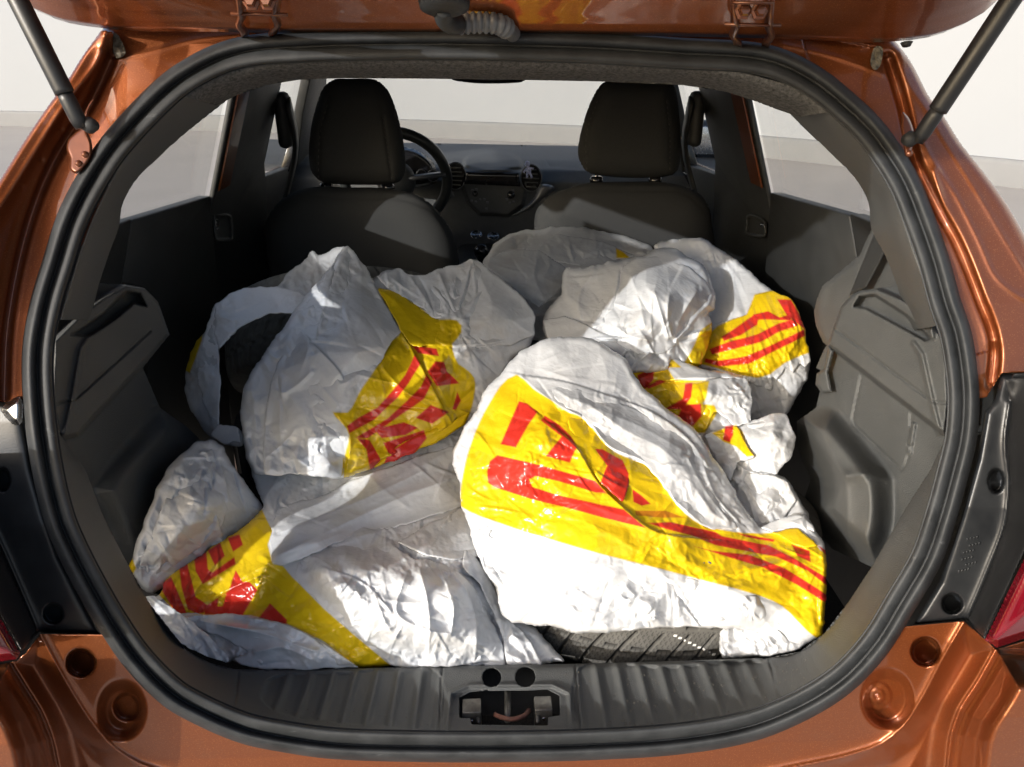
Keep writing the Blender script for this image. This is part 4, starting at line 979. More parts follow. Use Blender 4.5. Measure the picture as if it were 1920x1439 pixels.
bag('plastic_bag', 'largest bag, with broad yellow band and red lettering, draped over the tyre at the sill', A_out,
    [(1080, 635, 1.23), (950, 695, 1.18), (860, 870, 1.09), (940, 1150, .985), (1300, 1176, .985), (1490, 1215, .985), (1550, 1050, 1.03), (1425, 985, 1.09), (1340, 860, 1.13), (1200, 720, 1.20), (1010, 800, 1.07), (1090, 960, .985), (1150, 1070, .965), (1380, 1110, .975), (960, 960, 1.02), (1150, 780, 1.13), (1250, 880, 1.07)],
    lay, 101, amps=(6, 3.2, 1.5, .5), folds=[(.35, 42, 5, 1.8)], wr=1.0,
    creases=[([(1018, 783), (1083, 839), (1125, 906), (1170, 950), (1225, 992), (1330, 1010)], 9, 22, 1), ([(1059, 770), (1093, 786), (1141, 839), (1210, 871), (1268, 945), (1310, 982)], 7, 10, -1),
             ([(985, 703), (1060, 715), (1140, 740), (1230, 775), (1300, 830), (1335, 880)], 9, 16, 1), ([(970, 700), (1035, 752), (1093, 784)], 6, 10, 0), ([(1115, 843), (1138, 873), (1125, 906)], 5, 5, 0),
             ([(1420, 990), (1480, 1010), (1550, 1050)], 6, 10, 0), ([(1320, 870), (1345, 930), (1390, 980)], 8, 9, 1), ([(1280, 850), (1330, 930), (1375, 985)], 7, 7, -1)],
    gathers=[((985, 700), 30, 2.6, 25, 130), ((1545, 1040), 26, 4, 25, 170)], rim=.035, R=22, wamp=.8)
# B: lower left bag with logo
B_out = [(300, 1112), (310, 1085), (390, 1030), (460, 985), (496, 950), (478, 910), (462, 860), (455, 820), (560, 800), (720, 790), (800, 790), (872, 800), (900, 900), (925, 1050), (962, 1150), (1000, 1176), (1030, 1205), (1059, 1240), (1000, 1247), (760, 1251), (640, 1253), (560, 1257),
         (500, 1256), (450, 1246), (436, 1238), (428, 1243), (395, 1235), (350, 1215), (310, 1172), (277, 1127)]
yB = [(491, 955), (501, 976), (511, 996), (502, 1022), (511, 1058), (530, 1061), (547, 1081), (573, 1107), (612, 1146), (661, 1189), (720, 1238), (745, 1258), (680, 1258), (605, 1202), (534, 1169), (468, 1154), (334, 1153), (318, 1143), (298, 1114), (300, 1092), (383, 1030), (462, 972)]
layB = [(YEL, yB), (RED, [(303, 1094), (321, 1081), (347, 1143), (351, 1153), (331, 1153), (305, 1110)]), (RED, [(336, 1061), (351, 1054), (367, 1120), (383, 1130), (400, 1145), (370, 1152), (352, 1143), (340, 1100)]),
        (RED, [(364, 1044), (387, 1030), (390, 1068), (398, 1074), (439, 1045), (442, 1058), (380, 1096), (367, 1071)]), (RED, [(390, 1032), (413, 1018), (422, 1043), (403, 1061)]), (RED, [(427, 1009), (449, 1002), (456, 1022), (437, 1035)]),
        (RED, [(442, 1069), (455, 1091), (468, 1092), (483, 1107), (455, 1154), (383, 1153), (387, 1136), (429, 1107)]), (YEL, [(410, 1122), (424, 1112), (418, 1136), (408, 1138)]), (RED, [(506, 1131), (538, 1163), (537, 1171), (485, 1159)])]
bag('plastic_bag', 'bag lying along the sill at lower left, red lettered yellow corner and sunlit white bulge', B_out,
    [(430, 1240, .985), (740, 1250, .985), (1000, 1245, .99), (1057, 1240, 1.0), (300, 1110, 1.01), (500, 962, 1.12), (465, 850, 1.24), (600, 900, 1.20), (720, 880, 1.18), (600, 800, 1.27), (870, 800, 1.25), (890, 960, 1.14), (740, 1110, .965), (620, 1090, .985), (450, 1090, 1.04), (930, 1130, 1.04), (700, 980, 1.12), (580, 990, 1.09), (740, 1030, 1.03), (880, 1100, .99)],
    layB, 202, amps=(6, 3.8, 2.6, 1.2), folds=[(-.45, 40, 5, 2.0)], wa=1.1,
    creases=[([(334, 1155), (400, 1150), (468, 1156), (534, 1171), (605, 1204), (672, 1250)], 11, 16, 1), ([(500, 1075), (420, 1110), (350, 1150)], 7, 9, 0), ([(880, 960), (790, 1000), (745, 1017)], 6, 14, 0), ([(300, 1100), (350, 1170), (425, 1240)], 8, 8, 0),
             ([(870, 960), (760, 985), (640, 1015), (520, 1050), (440, 1090)], 7, 12, 0), ([(780, 1040), (800, 1120), (810, 1180), (800, 1245)], 7, 6, 0), ([(850, 1060), (905, 1140), (900, 1245)], 7, 6, 0), ([(450, 1195), (540, 1200), (600, 1215), (640, 1240)], 8, 6, 0), ([(755, 1055), (740, 1150), (770, 1215)], 6, 6, 0),
             ([(330, 1158), (450, 1182), (520, 1190)], 6, 5, 0)],
    gathers=[((785, 1035), 30, 7, 30, 190), ((330, 1150), 24, 4, 20, 90)], rim=.04, R=30)
bagB = bpy.data.objects['plastic_bag.001']
relief('bag_handle', [(272, 1118), (290, 1116), (318, 1135), (362, 1168), (402, 1204), (430, 1236), (424, 1244), (392, 1234), (352, 1216), (312, 1178), (284, 1142)],
       lambda P, sd: tps([(272, 1118, .985), (430, 1240, .966), (350, 1190, .962), (400, 1210, .965), (310, 1150, .975)])(P)-.004*(1-2*np.abs(crumple(P, 26, 77, .8, 4)))-.002*crumple(P, 12, 78), MT['bag'], bagB, step=2, smooth_outline='film', thick=.0012, colorfn=printer([]))
bag('plastic_bag', 'crumpled bag against the left boot wall, plain but for a yellow sliver at its tip',
    [(240, 1065), (253, 1025), (295, 914), (318, 869), (367, 829), (396, 824), (419, 836), (421, 852), (462, 908), (491, 947), (503, 966), (475, 1000), (400, 1045), (340, 1085), (305, 1105), (288, 1116), (272, 1110), (252, 1085)],
    [(240, 1065, 1.0), (320, 870, 1.08), (400, 826, 1.14), (490, 950, 1.15), (290, 1110, 1.04), (370, 950, 1.04), (400, 1040, 1.09)], [(YEL, [(230, 1040), (249, 1048), (256, 1066), (246, 1082), (230, 1070)])], 303,
    amps=(10, 7, 3.5, 1.4), cells=(80, 38, 18, 8), gathers=[((405, 850), 20, 6, 20, 120)], creases=[([(398, 880), (400, 930), (420, 1010)], 10, 8, 1), ([(340, 900), (300, 980), (262, 1060)], 7, 12, 0)], rim=.04, R=26)
# C: upper left bag
C_out = [(651, 459), (684, 498), (699, 525), (706, 516), (722, 507), (748, 503), (763, 513), (798, 517), (821, 506), (836, 511), (865, 495), (883, 488), (902, 493), (915, 506), (946, 527), (985, 561), (1002, 582), (1003, 631), (993, 655), (960, 676), (948, 700), (920, 760), (880, 800), (835, 822), (790, 840), (700, 878), (650, 897),
         (622, 898), (547, 887), (530, 891), (494, 892), (475, 890), (462, 856), (454, 810), (450, 770), (457, 726), (468, 703), (515, 635), (550, 586), (594, 528), (620, 498)]
yC = [(624, 773), (652, 773), (676, 732), (711, 682), (734, 641), (751, 624), (735, 590), (708, 542), (728, 544), (757, 557), (795, 583), (813, 598), (854, 600), (867, 615), (862, 630), (848, 647), (859, 682), (877, 694), (891, 714), (890, 738), (883, 770), (870, 795), (790, 842), (700, 884), (648, 903), (645, 860), (654, 813)]
layC = [(YEL, yC), (RED, [(651, 799), (655, 813), (702, 787), (746, 746), (766, 720), (789, 682), (778, 665), (760, 703), (737, 732), (708, 764), (670, 784)]), (RED, [(667, 821), (690, 822), (748, 781), (778, 761), (795, 749), (811, 717), (800, 703), (789, 726), (760, 755), (728, 784)]),
        (RED, [(772, 647), (819, 654), (823, 668), (784, 663)]), (RED, [(816, 678), (833, 679), (838, 697), (861, 719), (819, 725), (801, 697)]), (RED, [(807, 760), (842, 773), (810, 795), (779, 784)]), (RED, [(857, 735), (864, 752), (854, 770), (848, 768)]),
        (RED, [(702, 805), (757, 792), (784, 802), (760, 816), (716, 822)]), (RED, [(670, 822), (693, 825), (713, 860), (715, 880), (695, 885), (687, 843)]), (RED, [(795, 806), (798, 819), (778, 849), (743, 860), (728, 849), (719, 831)])]
bag('plastic_bag', 'tall bag at upper left with pointed white peak and crumpled yellow and red band', C_out,
    [(651, 459, 1.40), (697, 523, 1.38), (883, 488, 1.45), (1002, 600, 1.40), (955, 675, 1.31), (900, 760, 1.24), (700, 875, 1.16), (475, 890, 1.16), (450, 770, 1.22), (550, 586, 1.32), (640, 700, 1.19), (810, 700, 1.21), (775, 560, 1.38), (560, 800, 1.16), (640, 590, 1.28), (900, 600, 1.33), (800, 800, 1.19)],
    layC, 404, amps=(8, 5, 3, 1.3), folds=[(1.1, 50, 4, 3)],
    creases=[([(697, 523), (735, 590), (772, 650), (815, 730), (835, 768)], 16, 18, 1), ([(711, 682), (760, 735), (808, 765)], 8, 8, 0), ([(700, 870), (780, 835), (860, 790)], 12, 10, -1), ([(640, 500), (600, 600), (590, 700), (640, 770)], 10, 24, 0), ([(655, 600), (640, 720), (690, 690)], 8, 10, 0),
             ([(500, 740), (560, 700), (595, 660)], 8, 12, 1), ([(625, 770), (655, 815), (650, 890)], 5, 5, 0), ([(798, 520), (830, 560), (860, 600)], 10, 8, 0), ([(885, 495), (890, 560), (860, 610)], 9, 8, 0), ([(821, 510), (850, 560)], 8, 5, 0), ([(757, 557), (800, 540), (845, 590)], 7, 6, 0),
             ([(1000, 620), (930, 645), (860, 650)], 8, 14, 1), ([(470, 720), (480, 800), (478, 888)], 6, 8, 0)],
    gathers=[((835, 770), 22, 6, 15, 110), ((850, 590), 22, 7, 20, 90)], rim=.045, R=26)
bag('plastic_bag', 'thin white bag pulled back in a ring round the dark tyre at far left',
    [(346, 735), (347, 694), (362, 650), (384, 621), (403, 571), (425, 554), (463, 539), (521, 538), (538, 513), (565, 495), (585, 471), (598, 479), (620, 469), (648, 462), (640, 500), (600, 560), (560, 590), (503, 588), (451, 615), (412, 656), (413, 697), (411, 799), (448, 802), (460, 815), (455, 838), (425, 834), (398, 822), (385, 810), (357, 770)],
    [(346, 735, 1.36), (403, 571, 1.42), (521, 538, 1.45), (598, 479, 1.50), (640, 480, 1.47), (560, 590, 1.38), (412, 700, 1.33), (411, 799, 1.27), (450, 830, 1.23)], [(YEL, [(340, 690), (366, 640), (384, 600), (378, 640), (356, 700)])], 505,
    amps=(8, 5, 2.6, 1.2), cells=(80, 34, 16, 8), folds=[(1.3, 26, 5, 3)], rim=.03, R=14, back=(.03, 20), m='bag_thin')
# E: sunlit white bag at the back
bag('plastic_bag', 'puffed white sunlit bag behind the largest bag, with gathered folds and a yellow side strip',
    [(1209, 479), (1225, 467), (1251, 463), (1266, 466), (1287, 480), (1303, 486), (1321, 499), (1332, 522), (1342, 553), (1341, 581), (1326, 587), (1337, 606), (1329, 645), (1316, 688), (1285, 690), (1233, 700), (1180, 700), (1120, 680), (1040, 660), (1018, 620), (1016, 598), (1027, 579), (1053, 551), (1053, 530), (1061, 501), (1102, 501), (1141, 491), (1173, 486)],
    [(1016, 598, 1.44), (1061, 501, 1.52), (1150, 490, 1.53), (1250, 463, 1.58), (1340, 560, 1.50), (1316, 686, 1.38), (1200, 680, 1.31), (1200, 590, 1.38), (1250, 530, 1.44), (1130, 640, 1.36), (1280, 620, 1.40), (1100, 560, 1.45)],
    [(YEL, [(1340, 600), (1313, 620), (1303, 645), (1283, 680), (1300, 695), (1325, 695), (1345, 650)])], 606, amps=(8, 5, 3, 1.4), cells=(80, 36, 17, 8),
    gathers=[((1255, 640), 26, 16, 26, 150), ((1160, 600), 16, 8, 20, 90)], creases=[([(1016, 598), (1090, 612), (1160, 640), (1180, 660)], 14, 12, 1), ([(1120, 500), (1085, 560), (1090, 610)], 10, 12, 0), ([(1165, 490), (1150, 560), (1125, 610)], 10, 9, 0), ([(1338, 560), (1300, 600), (1250, 665)], 10, 8, 0), ([(1160, 625), (1230, 605), (1265, 625)], 9, 7, 0)], rim=.05, R=26)
# F: right back bag
yF = [(1415, 552), (1446, 545), (1462, 546), (1490, 560), (1510, 590), (1525, 659), (1500, 668), (1470, 682), (1445, 702), (1420, 709), (1380, 702), (1340, 690), (1300, 680), (1315, 640), (1345, 612), (1370, 600), (1400, 590)]
layF = [(YEL, yF), (RED, [(1322, 672), (1345, 677), (1400, 668), (1450, 645), (1508, 618), (1510, 630), (1455, 657), (1405, 682), (1350, 688), (1320, 680)]), (RED, [(1330, 655), (1370, 640), (1420, 627), (1460, 607), (1490, 598), (1497, 610), (1462, 622), (1425, 642), (1375, 655), (1335, 665)]),
        (RED, [(1353, 632), (1390, 608), (1412, 592), (1425, 588), (1420, 610), (1390, 628), (1358, 640)]), (RED, [(1457, 562), (1483, 562), (1500, 590), (1512, 620), (1490, 602), (1475, 592)]), (RED, [(1412, 590), (1440, 584), (1462, 596), (1480, 590), (1485, 602), (1445, 600), (1415, 600)])]
bag('plastic_bag', 'bag by the right boot wall with tight red stripes on yellow above a plain base',
    [(1225, 462), (1241, 452), (1289, 447), (1319, 448), (1344, 463), (1387, 490), (1420, 523), (1446, 543), (1460, 556), (1481, 560), (1495, 580), (1508, 615), (1516, 659), (1521, 680), (1512, 714), (1490, 755), (1465, 795), (1440, 800), (1400, 790), (1350, 740), (1300, 690), (1290, 600), (1240, 520)],
    [(1225, 462, 1.70), (1320, 450, 1.70), (1400, 500, 1.66), (1470, 560, 1.52), (1520, 680, 1.46), (1465, 795, 1.42), (1300, 690, 1.48), (1420, 640, 1.44), (1300, 560, 1.62), (1380, 570, 1.56), (1350, 740, 1.45)], layF, 707,
    amps=(7, 4.5, 3, 1.4), cells=(80, 34, 16, 8), folds=[(1.25, 22, 4, 3)], creases=[([(1340, 690), (1420, 710), (1500, 670)], 6, 5, -1), ([(1345, 605), (1410, 590), (1470, 560)], 12, 14, 1)], rim=.04, R=22)
yG = [(1170, 675), (1192, 660), (1218, 658), (1250, 665), (1277, 688), (1265, 712), (1330, 715), (1325, 745), (1318, 758), (1340, 760), (1345, 775), (1322, 812), (1300, 812), (1255, 780), (1195, 727)]
layG = [(YEL, yG), (YEL, [(1335, 812), (1365, 800), (1380, 797), (1393, 810), (1400, 835), (1415, 855), (1400, 857), (1380, 838), (1355, 828)]), (WHT*.9, [(1250, 690), (1290, 690), (1310, 706), (1265, 711)]),
        (RED, [(1230, 683), (1245, 678), (1256, 682), (1253, 692), (1240, 695)]), (RED, [(1195, 704), (1228, 688), (1225, 712), (1210, 730), (1198, 718)]), (RED, [(1212, 725), (1235, 712), (1250, 715), (1228, 725), (1215, 730)]),
        (RED, [(1285, 719), (1299, 718), (1296, 745), (1280, 768), (1245, 768), (1280, 748)]), (RED, [(1280, 760), (1315, 757), (1316, 780), (1300, 800), (1270, 785)]), (RED, [(1355, 825), (1360, 800), (1375, 797), (1375, 815), (1368, 830)])]
bag('plastic_bag', 'scrunched bag beside the right wheel arch, yellow patches and one white ear sticking up',
    [(1172, 680), (1185, 665), (1218, 660), (1261, 667), (1278, 678), (1313, 690), (1342, 694), (1395, 706), (1405, 724), (1415, 755), (1406, 790), (1423, 790), (1446, 777), (1475, 776), (1491, 819), (1490, 836), (1482, 859), (1466, 874), (1456, 890), (1475, 894), (1501, 940), (1518, 963), (1518, 1000), (1460, 1010), (1400, 1000), (1350, 940), (1310, 860), (1270, 810), (1240, 780), (1190, 730)],
    [(1172, 675, 1.34), (1261, 667, 1.35), (1400, 710, 1.33), (1415, 760, 1.29), (1475, 778, 1.24), (1490, 850, 1.2), (1518, 970, 1.13), (1440, 1000, 1.12), (1350, 940, 1.19), (1270, 810, 1.28), (1195, 728, 1.33), (1330, 735, 1.26), (1440, 830, 1.18), (1430, 930, 1.16), (1370, 860, 1.22)], layG, 808,
    amps=(10, 7, 4, 1.6), cells=(70, 34, 16, 8), creases=[([(1215, 725), (1262, 715), (1330, 712), (1400, 712)], 14, 10, -1), ([(1350, 820), (1400, 800), (1450, 790)], 8, 8, 0), ([(1456, 888), (1400, 880), (1350, 830)], 14, 10, -1), ([(1350, 870), (1400, 930), (1420, 990)], 9, 8, 0), ([(1380, 880), (1430, 960)], 8, 8, 0), ([(1446, 778), (1470, 830), (1488, 850)], 7, 7, 0), ([(1330, 720), (1370, 770), (1350, 800)], 9, 9, 0)],
    gathers=[((1240, 700), 18, 7, 12, 60)], rim=.04, R=20)
bag('plastic_bag', 'dim greyish translucent bag at the very back of the heap',
    [(905, 492), (915, 478), (925, 457), (959, 437), (990, 431), (1016, 433), (1029, 427), (1097, 426), (1136, 436), (1175, 444), (1217, 459), (1235, 480), (1200, 540), (1100, 600), (1030, 640), (980, 640), (940, 560)],
    [(905, 492, 1.62), (990, 431, 1.78), (1175, 444, 1.80), (1060, 560, 1.56), (960, 640, 1.46), (1230, 480, 1.72), (1000, 500, 1.60)], [(YEL, [(1155, 468), (1168, 474), (1180, 484), (1158, 484)])], 909,
    amps=(10, 7, 3.5, 1.6), cells=(80, 36, 18, 8), folds=[(.3, 30, 4, 4)], rim=.05, R=24, m='bag_thin')

# ---- overlapping layers of film: each edge seen in the photo is an edge here
A_, B_, B1_, C_, D_, E_, F_, G_, H_ = ['plastic_bag']+['plastic_bag.%03d' % i for i in range(1, 9)]
fold(A_, [(1002, 709), (1060, 722), (1130, 742), (1210, 775), (1290, 820), (1328, 856), (1345, 900), (1362, 950), (1385, 992), (1340, 994), (1310, 984), (1268, 946), (1236, 898), (1210, 872), (1168, 856), (1141, 840), (1093, 785), (1050, 758)], [], 11, lift=.006, bul=.022, amps=(6, 3, 1.2, .5), wa=.75, creases=[([(1285, 850), (1320, 915), (1372, 985)], 9, 9, 0), ([(1100, 760), (1200, 800), (1290, 850)], 5, 12, 0)])
fold(A_, [(1060, 768), (1093, 783), (1118, 812), (1142, 841), (1168, 858), (1180, 890), (1178, 914), (1168, 942), (1126, 905), (1100, 868), (1083, 839), (1070, 806)], [(YEL*.93, [(1000, 700), (1250, 700), (1250, 1000), (1000, 1000)]), (RED, [(1115, 842), (1128, 842), (1167, 863), (1182, 889), (1180, 915), (1167, 945), (1125, 906), (1138, 873)])], 12, lift=.004, bul=.008, amps=(3, 2, 1, .5))
fold(A_, [(1446, 999), (1478, 993), (1497, 990), (1521, 1009), (1538, 1026), (1508, 1027), (1470, 1012)], [(YEL, [(1400, 950), (1560, 950), (1560, 1050), (1400, 1050)])], 13, lift=.012, amps=(3, 3, 2, .6))
fold(A_, [(1422, 990), (1464, 971), (1502, 966), (1526, 985), (1530, 1000), (1497, 988), (1450, 998)], [], 14, lift=.006, amps=(3, 4, 2, .6))
fold(A_, [(862, 905), (866, 955), (967, 993), (1106, 1035), (1283, 1081), (1418, 1118), (1464, 1137), (1536, 1196), (1490, 1218), (1450, 1195), (1400, 1179), (1300, 1175), (1230, 1177), (1140, 1186), (1080, 1186), (1040, 1175), (960, 1167), (940, 1150), (930, 1105), (905, 1060), (888, 1020), (876, 975)], [], 15, lift=-.001, bul=.004, amps=(16, 12, 4, .8), wa=1.0, wamp=2.6, ctrl=None)
fold(B_, [(548, 1080), (562, 1052), (592, 1031), (640, 1016), (700, 1014), (742, 1026), (776, 1046), (800, 1047), (842, 1060), (882, 1090), (905, 1130), (928, 1175), (944, 1215), (950, 1248), (738, 1252), (720, 1238), (661, 1188), (612, 1145), (573, 1106)], [], 21, lift=.006, bul=.030, amps=(8, 6, 2.6, 1.0), cells=(90, 40, 18, 9), wr=1.5, wamp=1.2, wa=1.3,
     creases=[([(785, 1060), (800, 1120), (806, 1180), (800, 1246)], 9, 7, 0), ([(845, 1066), (880, 1120), (893, 1180), (890, 1246)], 9, 7, 0), ([(760, 1080), (745, 1150), (800, 1182), (850, 1190)], 8, 6, 0), ([(820, 1060), (850, 1130), (845, 1200)], 7, 5, 0), ([(600, 1060), (680, 1090), (740, 1150)], 6, 8, 1), ([(700, 1110), (730, 1180), (790, 1240)], 7, 7, 0)])
fold(B_, [(300, 1114), (334, 1151), (400, 1151), (468, 1155), (534, 1170), (582, 1192), (640, 1232), (674, 1252), (560, 1257), (500, 1256), (450, 1246), (438, 1236), (468, 1224), (425, 1202), (360, 1172), (300, 1132)], [], 22, lift=.010, bul=.010, amps=(6, 5, 2.4, .8), wa=.3, creases=[([(400, 1170), (500, 1190), (600, 1225)], 9, 7, 0), ([(470, 1225), (530, 1215), (590, 1240)], 8, 6, 0), ([(340, 1155), (430, 1175), (520, 1185)], 5, 5, 0)])
fold(B_, [(872, 1030), (905, 1058), (930, 1108), (947, 1152), (976, 1180), (1000, 1210), (1018, 1246), (950, 1248), (942, 1200), (926, 1150), (900, 1098), (866, 1062)], [], 23, lift=.010, amps=(5, 5, 2.4, .8), wa=1.1, folds=[(1.15, 14, 6, 2.5)])
fold(B_, [(872, 950), (890, 975), (902, 1040), (850, 1052), (795, 1040), (744, 1017), (800, 985)], [], 24, lift=.014, amps=(4, 4, 2, .8), wa=-.4)
fold(B_, [(500, 962), (547, 945), (605, 928), (645, 906), (720, 878), (800, 851), (868, 832), (875, 900), (870, 948), (760, 985), (650, 1010), (560, 1050), (530, 1060), (511, 1056), (503, 1022), (510, 996), (500, 976)], [], 25, lift=.008, bul=.012, amps=(5, 2, .8, .3), wr=.3, folds=[(-.4, 46, 6, 3.0)], creases=[([(505, 1050), (640, 985), (760, 930), (868, 890)], 9, 16, 0), ([(520, 1000), (650, 950), (800, 880)], 6, 10, 0)])
fold(B1_, [(262, 1060), (300, 960), (322, 900), (365, 850), (398, 840), (415, 870), (432, 930), (420, 985), (380, 1025), (320, 1065), (285, 1085)], [], 31, lift=.004, bul=.016, amps=(9, 14, 7, 2.4), cells=(80, 38, 19, 10), wr=2.0, wamp=1.5)
fold(C_, [(651, 459), (684, 498), (700, 530), (735, 590), (752, 624), (734, 641), (711, 682), (676, 732), (652, 773), (622, 771), (654, 813), (645, 860), (640, 895), (610, 895), (547, 888), (530, 892), (494, 892), (496, 800), (506, 720), (540, 640), (590, 545), (625, 492)], [(YEL, [(624, 773), (650, 770), (660, 900), (640, 900), (643, 862), (652, 815)])], 41, lift=.008, bul=.014, amps=(12, 11, 3.0, 1.0), cells=(95, 52, 20, 9), wr=.7, wamp=1.7, wa=1.2,
     creases=[([(590, 690), (560, 720), (520, 745)], 9, 9, 0), ([(585, 640), (640, 700), (655, 730)], 10, 14, 1), ([(600, 745), (640, 770), (655, 815)], 9, 8, 1), ([(628, 500), (600, 590), (588, 660)], 9, 18, 0), ([(530, 700), (525, 800), (535, 885)], 7, 8, 0)])
fold(C_, [(704, 518), (748, 503), (763, 513), (798, 517), (821, 506), (865, 495), (884, 487), (902, 520), (872, 560), (856, 600), (813, 597), (795, 582), (757, 556), (728, 542)], [], 42, lift=.006, bul=.010, amps=(9, 9, 5, 1.6), cells=(60, 28, 15, 8), wr=2.5, wamp=2.0, wa=1.2, creases=[([(822, 508), (838, 550), (858, 592)], 12, 5, 0), ([(884, 490), (872, 540), (856, 585)], 12, 5, 0), ([(765, 514), (790, 550), (815, 590)], 10, 5, 0), ([(720, 520), (750, 550)], 8, 5, 0)])
fold(C_, [(886, 488), (915, 505), (946, 527), (985, 561), (1002, 583), (1003, 630), (960, 646), (900, 651), (864, 654), (850, 645), (868, 616), (862, 600), (878, 560)], [], 43, lift=.010, bul=.020, amps=(6, 2, .8, .4), wr=.4, wa=1.3)
fold(C_, [(708, 542), (729, 544), (757, 557), (795, 583), (813, 598), (855, 600), (867, 615), (862, 630), (848, 647), (790, 650), (772, 648), (752, 622), (735, 590)], [(YEL, [(690, 520), (900, 560), (880, 660), (740, 660)])], 44, lift=.004, bul=.012, amps=(6, 6, 3, 1), cells=(70, 32, 16, 8), wr=1.5, wamp=1.4, wa=.4)
fold(C_, [(700, 878), (716, 858), (730, 846), (745, 838), (778, 816), (835, 800), (868, 778), (884, 770), (871, 797), (835, 822), (790, 842), (740, 866)], [(YEL, [(600, 700), (900, 700), (900, 900), (600, 900)]), (RED, [(716, 880), (728, 849), (745, 838), (795, 806), (800, 822), (778, 851), (735, 872)])], 45, lift=.014, amps=(4, 4, 2, .6), wa=-.5, rim=.012, R=14)
fold(D_, [(403, 571), (425, 554), (463, 539), (521, 538), (560, 545), (585, 570), (556, 588), (503, 588), (451, 615), (410, 656), (404, 625)], [], 51, lift=.010, m='bag', amps=(5, 6, 3, 1), wa=-.4, wr=1.5)
fold(D_, [(384, 621), (403, 574), (410, 656), (413, 697), (413, 750), (411, 799), (398, 790), (380, 750), (370, 700)], [], 52, lift=.006, m='bag', amps=(5, 6, 3, 1), wa=1.3, wr=1.5)
fold(D_, [(396, 815), (411, 797), (447, 801), (452, 832), (436, 826), (420, 836)], [], 53, lift=.012, m='bag', amps=(4, 5, 3, 1))
fold(E_, [(1016, 600), (1060, 592), (1100, 608), (1150, 640), (1180, 657), (1165, 670), (1120, 652), (1075, 642), (1030, 642)], [], 61, lift=.016, amps=(4, 4, 2, .8), wa=.5)
fold(E_, [(1108, 600), (1118, 570), (1150, 540), (1165, 500), (1190, 486), (1235, 480), (1290, 500), (1325, 530), (1338, 556), (1325, 590), (1290, 620), (1270, 645), (1250, 664), (1200, 664), (1150, 652), (1122, 632)], [], 62, lift=.006, bul=.024, amps=(8, 7, 3, 1.2), cells=(70, 36, 17, 9), wr=2.0, wamp=2.0, wa=1.4,
     creases=[([(1225, 540), (1240, 590), (1255, 640)], 11, 6, 0), ([(1255, 545), (1252, 600), (1262, 640)], 11, 6, 0), ([(1310, 540), (1275, 600), (1262, 640)], 12, 8, 0), ([(1180, 510), (1200, 570), (1210, 620)], 9, 8, 0), ([(1150, 610), (1180, 630), (1230, 640)], 8, 5, 0)])
fold(F_, [(1345, 606), (1400, 590), (1415, 553), (1446, 545), (1481, 560), (1495, 580), (1508, 615), (1516, 659), (1521, 678), (1508, 690), (1500, 680), (1488, 702), (1475, 690), (1456, 716), (1448, 706), (1447, 732), (1400, 716), (1340, 697), (1298, 686), (1316, 640)], layF, 71, lift=.014, bul=.006, amps=(5, 5, 3, 1.2), cells=(70, 28, 14, 8), folds=[(1.2, 16, 5, 3)], wr=1.5, wa=1.2)
fold(G_, [(1203, 729), (1235, 714), (1262, 720), (1300, 720), (1345, 710), (1400, 707), (1414, 755), (1406, 792), (1380, 800), (1342, 772), (1322, 808), (1300, 806), (1264, 780)], layG, 81, lift=.014, bul=.012, amps=(7, 7, 4, 1.2), cells=(60, 30, 15, 8), wr=2, wamp=1.3)
fold(G_, [(1404, 792), (1446, 777), (1475, 775), (1492, 819), (1484, 858), (1456, 890), (1420, 872), (1396, 838), (1378, 806)], layG, 82, lift=.010, bul=.010, amps=(7, 7, 3, 1), cells=(60, 30, 15, 8), wr=1.5)
fold(G_, [(1318, 816), (1356, 802), (1382, 800), (1396, 830), (1414, 858), (1382, 868), (1370, 905), (1352, 888), (1336, 850)], layG, 83, lift=.020, amps=(5, 6, 3, 1), wa=1.2)
fold(G_, [(1336, 852), (1356, 890), (1372, 905), (1395, 885), (1450, 892), (1475, 900), (1495, 940), (1470, 970), (1430, 985), (1395, 960), (1365, 910)], [], 84, lift=.006, bul=.008, amps=(6, 6, 3, 1), wa=1.1, folds=[(1.0, 22, 5, 3)])
fold(H_, [(915, 482), (960, 466), (1010, 470), (1060, 500), (1055, 540), (1010, 580), (985, 560), (946, 527), (915, 506)], [], 91, lift=.02, bul=.01, amps=(6, 7, 3, 1), m='bag_thin', wr=2)
fold(H_, [(990, 447), (1040, 440), (1100, 445), (1150, 460), (1190, 480), (1140, 492), (1080, 500), (1020, 486), (985, 470)], [(YEL, [(1155, 466), (1168, 472), (1182, 484), (1156, 484)])], 92, lift=.012, bul=.01, amps=(6, 7, 3, 1), m='bag_thin', wr=2)

# bag pieces tucked under the front bag beside the tyre
bag('plastic_bag', 'short white bag end poking out under the largest bag, right of the tyre',
    [(1345, 1170), (1400, 1176), (1455, 1190), (1500, 1195), (1530, 1196), (1490, 1222), (1450, 1230), (1400, 1234), (1352, 1236), (1348, 1205)],
    [(1345, 1170, 1.03), (1530, 1196, 1.0), (1400, 1236, .99), (1350, 1236, .99), (1430, 1205, .985)], [], 111, amps=(5, 5, 3, 1.4), cells=(60, 28, 14, 8), folds=[(1.4, 24, 3, 3)], rim=.03, R=12, back=(.04, 20))

